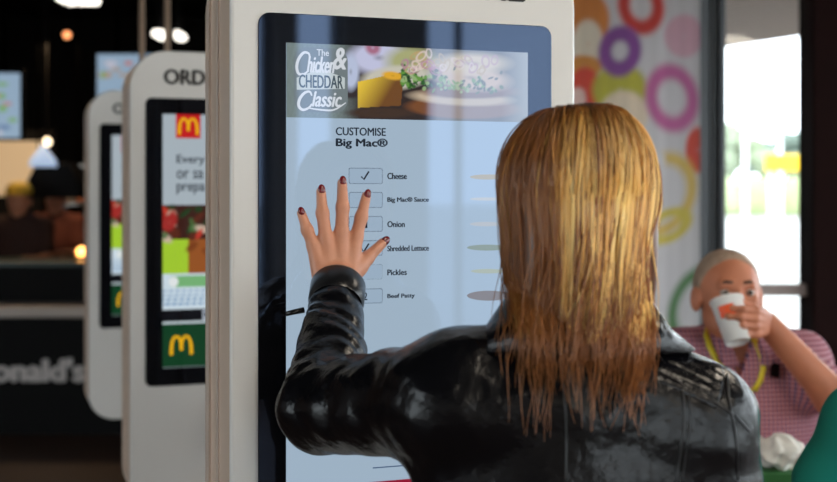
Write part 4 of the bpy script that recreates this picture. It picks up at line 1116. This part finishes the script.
def chair(x, y, rz, label):
    c = thing('cafe_chair', label, 'chair', (x, y, 0), rz, 'cafe chairs at the small table')
    mch = mat('dark_wood_chair', (.05, .03, .02), .45)
    obj('seat', MB().prism(rrect(-.21, .21, -.20, .20, .05), 0, .03), mch, c, bevel=.006).rotation_euler = (-H, 0, 0)
    c.children[0].location = (0, 0, .40)
    for sx in (-1, 1):
        for sy in (-1, 1): obj('leg', MB().tube([(sx * .19, sy * .18, 0), (sx * .17, sy * .16, .40)], .013, 10), M_steel, c, smooth=True)
    obj('backrest', MB().prism(rrect(-.20, .20, .55, .82, .05), .195, .22), mch, c, bevel=.006)
    for sx in (-1, 1): obj('back_support', MB().tube([(sx * .15, .18, .38), (sx * .15, .23, .60)], .011, 8), M_steel, c, smooth=True)
    return c
chair(.88, 3.22, 0, 'dark cafe chair the man in the checked shirt sits on')
chair(1.015, 2.20, math.pi, 'dark cafe chair the person in the teal top sits on')

# ---- person in teal, mostly outside the frame
tp = person_root('person in a teal top cut off by the right edge, back to the camera', (1.00, 2.25, 0))
TH = np.array([1.02, 2.36, 1.30]); TR = rotm(.05, -.05)
def generic(root, Hc, Rr, sL, eL, wL, sR, eR, wR, hip, kneeL, footL, kneeR, footR, top_m, leg_m, hair_m, skin, res=.011, male=False, topn='top', cut=.65, wide=1.):
    hf = head_sdf(Hc, Rr, 1., male); mid = (sL + sR) / 2
    ch = EL((mid + hip) / 2 + np.array([0, 0, .06]), (.16 * wide, .11, .24)); 
    bf = SU([hf, RC(Hc + Rr @ np.array([0, -.02, -.06]), mid + np.array([0, 0, .05]), .052, .055), RC(sL, sR, .052, .052), ch, RC(sL, eL, .045, .038), RC(eL, wL, .038, .026), RC(sR, eR, .045, .038), RC(eR, wR, .038, .026),
             EL(hip, (.155, .12, .12)), RC(hip + (kneeL - hip) * .15 + (-.08, 0, 0), kneeL, .08, .055), RC(hip + (kneeR - hip) * .15 + (.08, 0, 0), kneeR, .08, .055), RC(kneeL, footL + (0, 0, .08), .052, .036), RC(kneeR, footR + (0, 0, .08), .052, .036)], .025)
    allp = np.array([Hc, sL, eL, wL, sR, eR, wR, hip, kneeL, footL, kneeR, footR]); lo = allp.min(0) - .2; hi = allp.max(0) + .2; lo[2] = .03
    parts = [sdf_mesh(lambda p: np.maximum(bf(p), p[:, 2] - (Hc[2] - .12)), lo, hi, res, 1), sdf_mesh(lambda p: np.maximum(bf(p), (Hc[2] - .13) - p[:, 2]), Hc - .14, Hc + .15, max(.005, res * .5))]
    for (w, e, sd) in ((wL, eL, 1), (wR, eR, -1)):
        d = (w - e) / np.linalg.norm(w - e); hf2, l2, h2 = hand_prims(w, d, (0, 0, -1) if abs(d[2]) < .7 else (-sd, 0, 0), sd, s=.98)
        parts.append(sdf_mesh(hf2, l2, h2, .0045))
    part(root, 'body', join(*parts), skin)
    tf = SU([RC(sL, sR, .066, .066), EL((mid + hip) / 2 + np.array([0, 0, .05]), (.19 * wide, .135, .29)), RC(mid + np.array([0, 0, .03]), sL, .055, .06), RC(mid + np.array([0, 0, .03]), sR, .055, .06),
             RC(sL, sL + (eL - sL) * cut, .066, .06), RC(sR, sR + (eR - sR) * cut, .066, .06)], .035)
    part(root, topn, sdf_mesh(lambda p: tf(p) + .003 * vnoise(p, 24., 2), allp.min(0) - .25, allp.max(0) + .25, res * .85, 1), top_m)
    lf = SU([EL(hip, (.175, .135, .13)), RC(hip + (kneeL - hip) * .15 + (-.08, 0, 0), kneeL, .092, .066), RC(hip + (kneeR - hip) * .15 + (.08, 0, 0), kneeR, .092, .066), RC(kneeL, footL + (0, 0, .10), .064, .05), RC(kneeR, footR + (0, 0, .10), .064, .05)], .03)
    part(root, 'trousers', sdf_mesh(lf, lo, hi, res * 1.3, 1), leg_m)
    for ft in (footL, footR):
        fd = (Rr @ np.array([0, 1., 0])) * .13; g = SU([RC(ft + (0, 0, .09), ft + (0, 0, .05), .05, .045), RC(ft + (0, 0, .045), ft + fd + (0, 0, .036), .042, .036)], .03)
        part(root, 'shoe', sdf_mesh(lambda p: np.maximum(g(p), -p[:, 2]), ft - .22 + (0, 0, .2), ft + .22, .011, 1), MATS['black_boot'])
    hh = lambda p: np.maximum(EL((0, -.018, .03), (.084, .102, .094))((p - Hc) @ Rr) + .002 * vnoise(p, 120., 3), np.maximum(((p - Hc) @ Rr)[:, 1] - .03 - (((p - Hc) @ Rr)[:, 2] - .05) * .5, -.075 - ((p - Hc) @ Rr)[:, 2]))
    part(root, 'hair', sdf_mesh(hh, Hc - .14, Hc + .15, .006), hair_m)
A = np.array
generic(tp, TH, TR, A([0.845, 2.28, 1.06]), A([0.755, 2.36, .87]), A([0.845, 2.54, .79]), A([1.185, 2.28, 1.06]), A([1.245, 2.36, .84]), A([1.135, 2.55, .79]), A([1.015, 2.22, .56]),
        A([0.925, 2.60, .54]), A([0.925, 2.58, 0]), A([1.115, 2.60, .54]), A([1.115, 2.58, 0]), mat('teal_cotton', (.0, .24, .19), .8), MATS['navy_trousers'], mat('brown_hair', (.10, .05, .03), .6), M_skin, topn='teal_top', wide=1.05)
# ---- staff behind the counter
def staff(px, Y, label, top, facing=math.pi, capc=(.75, .5, .05)):
    x = (px - CX) / FPX * Y; r = person_root(label, (x, Y, 0)); c, s = math.cos(facing), math.sin(facing)
    W = lambda a, b, z: A([x + a * c - b * s, Y + a * s + b * c, z])
    zz = .92
    generic(r, W(0, .02, 1.56 * zz), rotm(facing, -.15), W(-.17, 0, 1.36 * zz), W(-.22, .08, 1.10 * zz), W(-.12, .28, 1.12 * zz), W(.17, 0, 1.36 * zz), W(.22, .08, 1.10 * zz), W(.12, .28, 1.12 * zz), W(0, 0, .90 * zz),
            W(-.10, .02, .48), W(-.11, 0, 0), W(.10, .02, .48), W(.11, 0, 0), top, MATS['navy_trousers'], MATS['brown_hair'], M_skin, res=.02, topn='uniform_shirt')
    cc = W(0, .02, 1.56 * zz + .05)
    part(r, 'cap', MB().lathe([(.095, 0), (.092, .04), (.07, .075), (.02, .09)], cc).box(cc + (W(0, .1, 0) - W(0, 0, 0)), (.14, .12, .012), facing), mat('cap_%d' % px, capc, .7))
staff(20, 8.63, 'kitchen worker with a yellow cap at the far left behind the counter', mat('dark_uniform', (.05, .02, .015), .8))
staff(57, 9.5, 'kitchen worker in a rust coloured shirt right of the yellow capped worker', mat('rust_uniform', (.14, .035, .02), .8), capc=(.03, .02, .02))
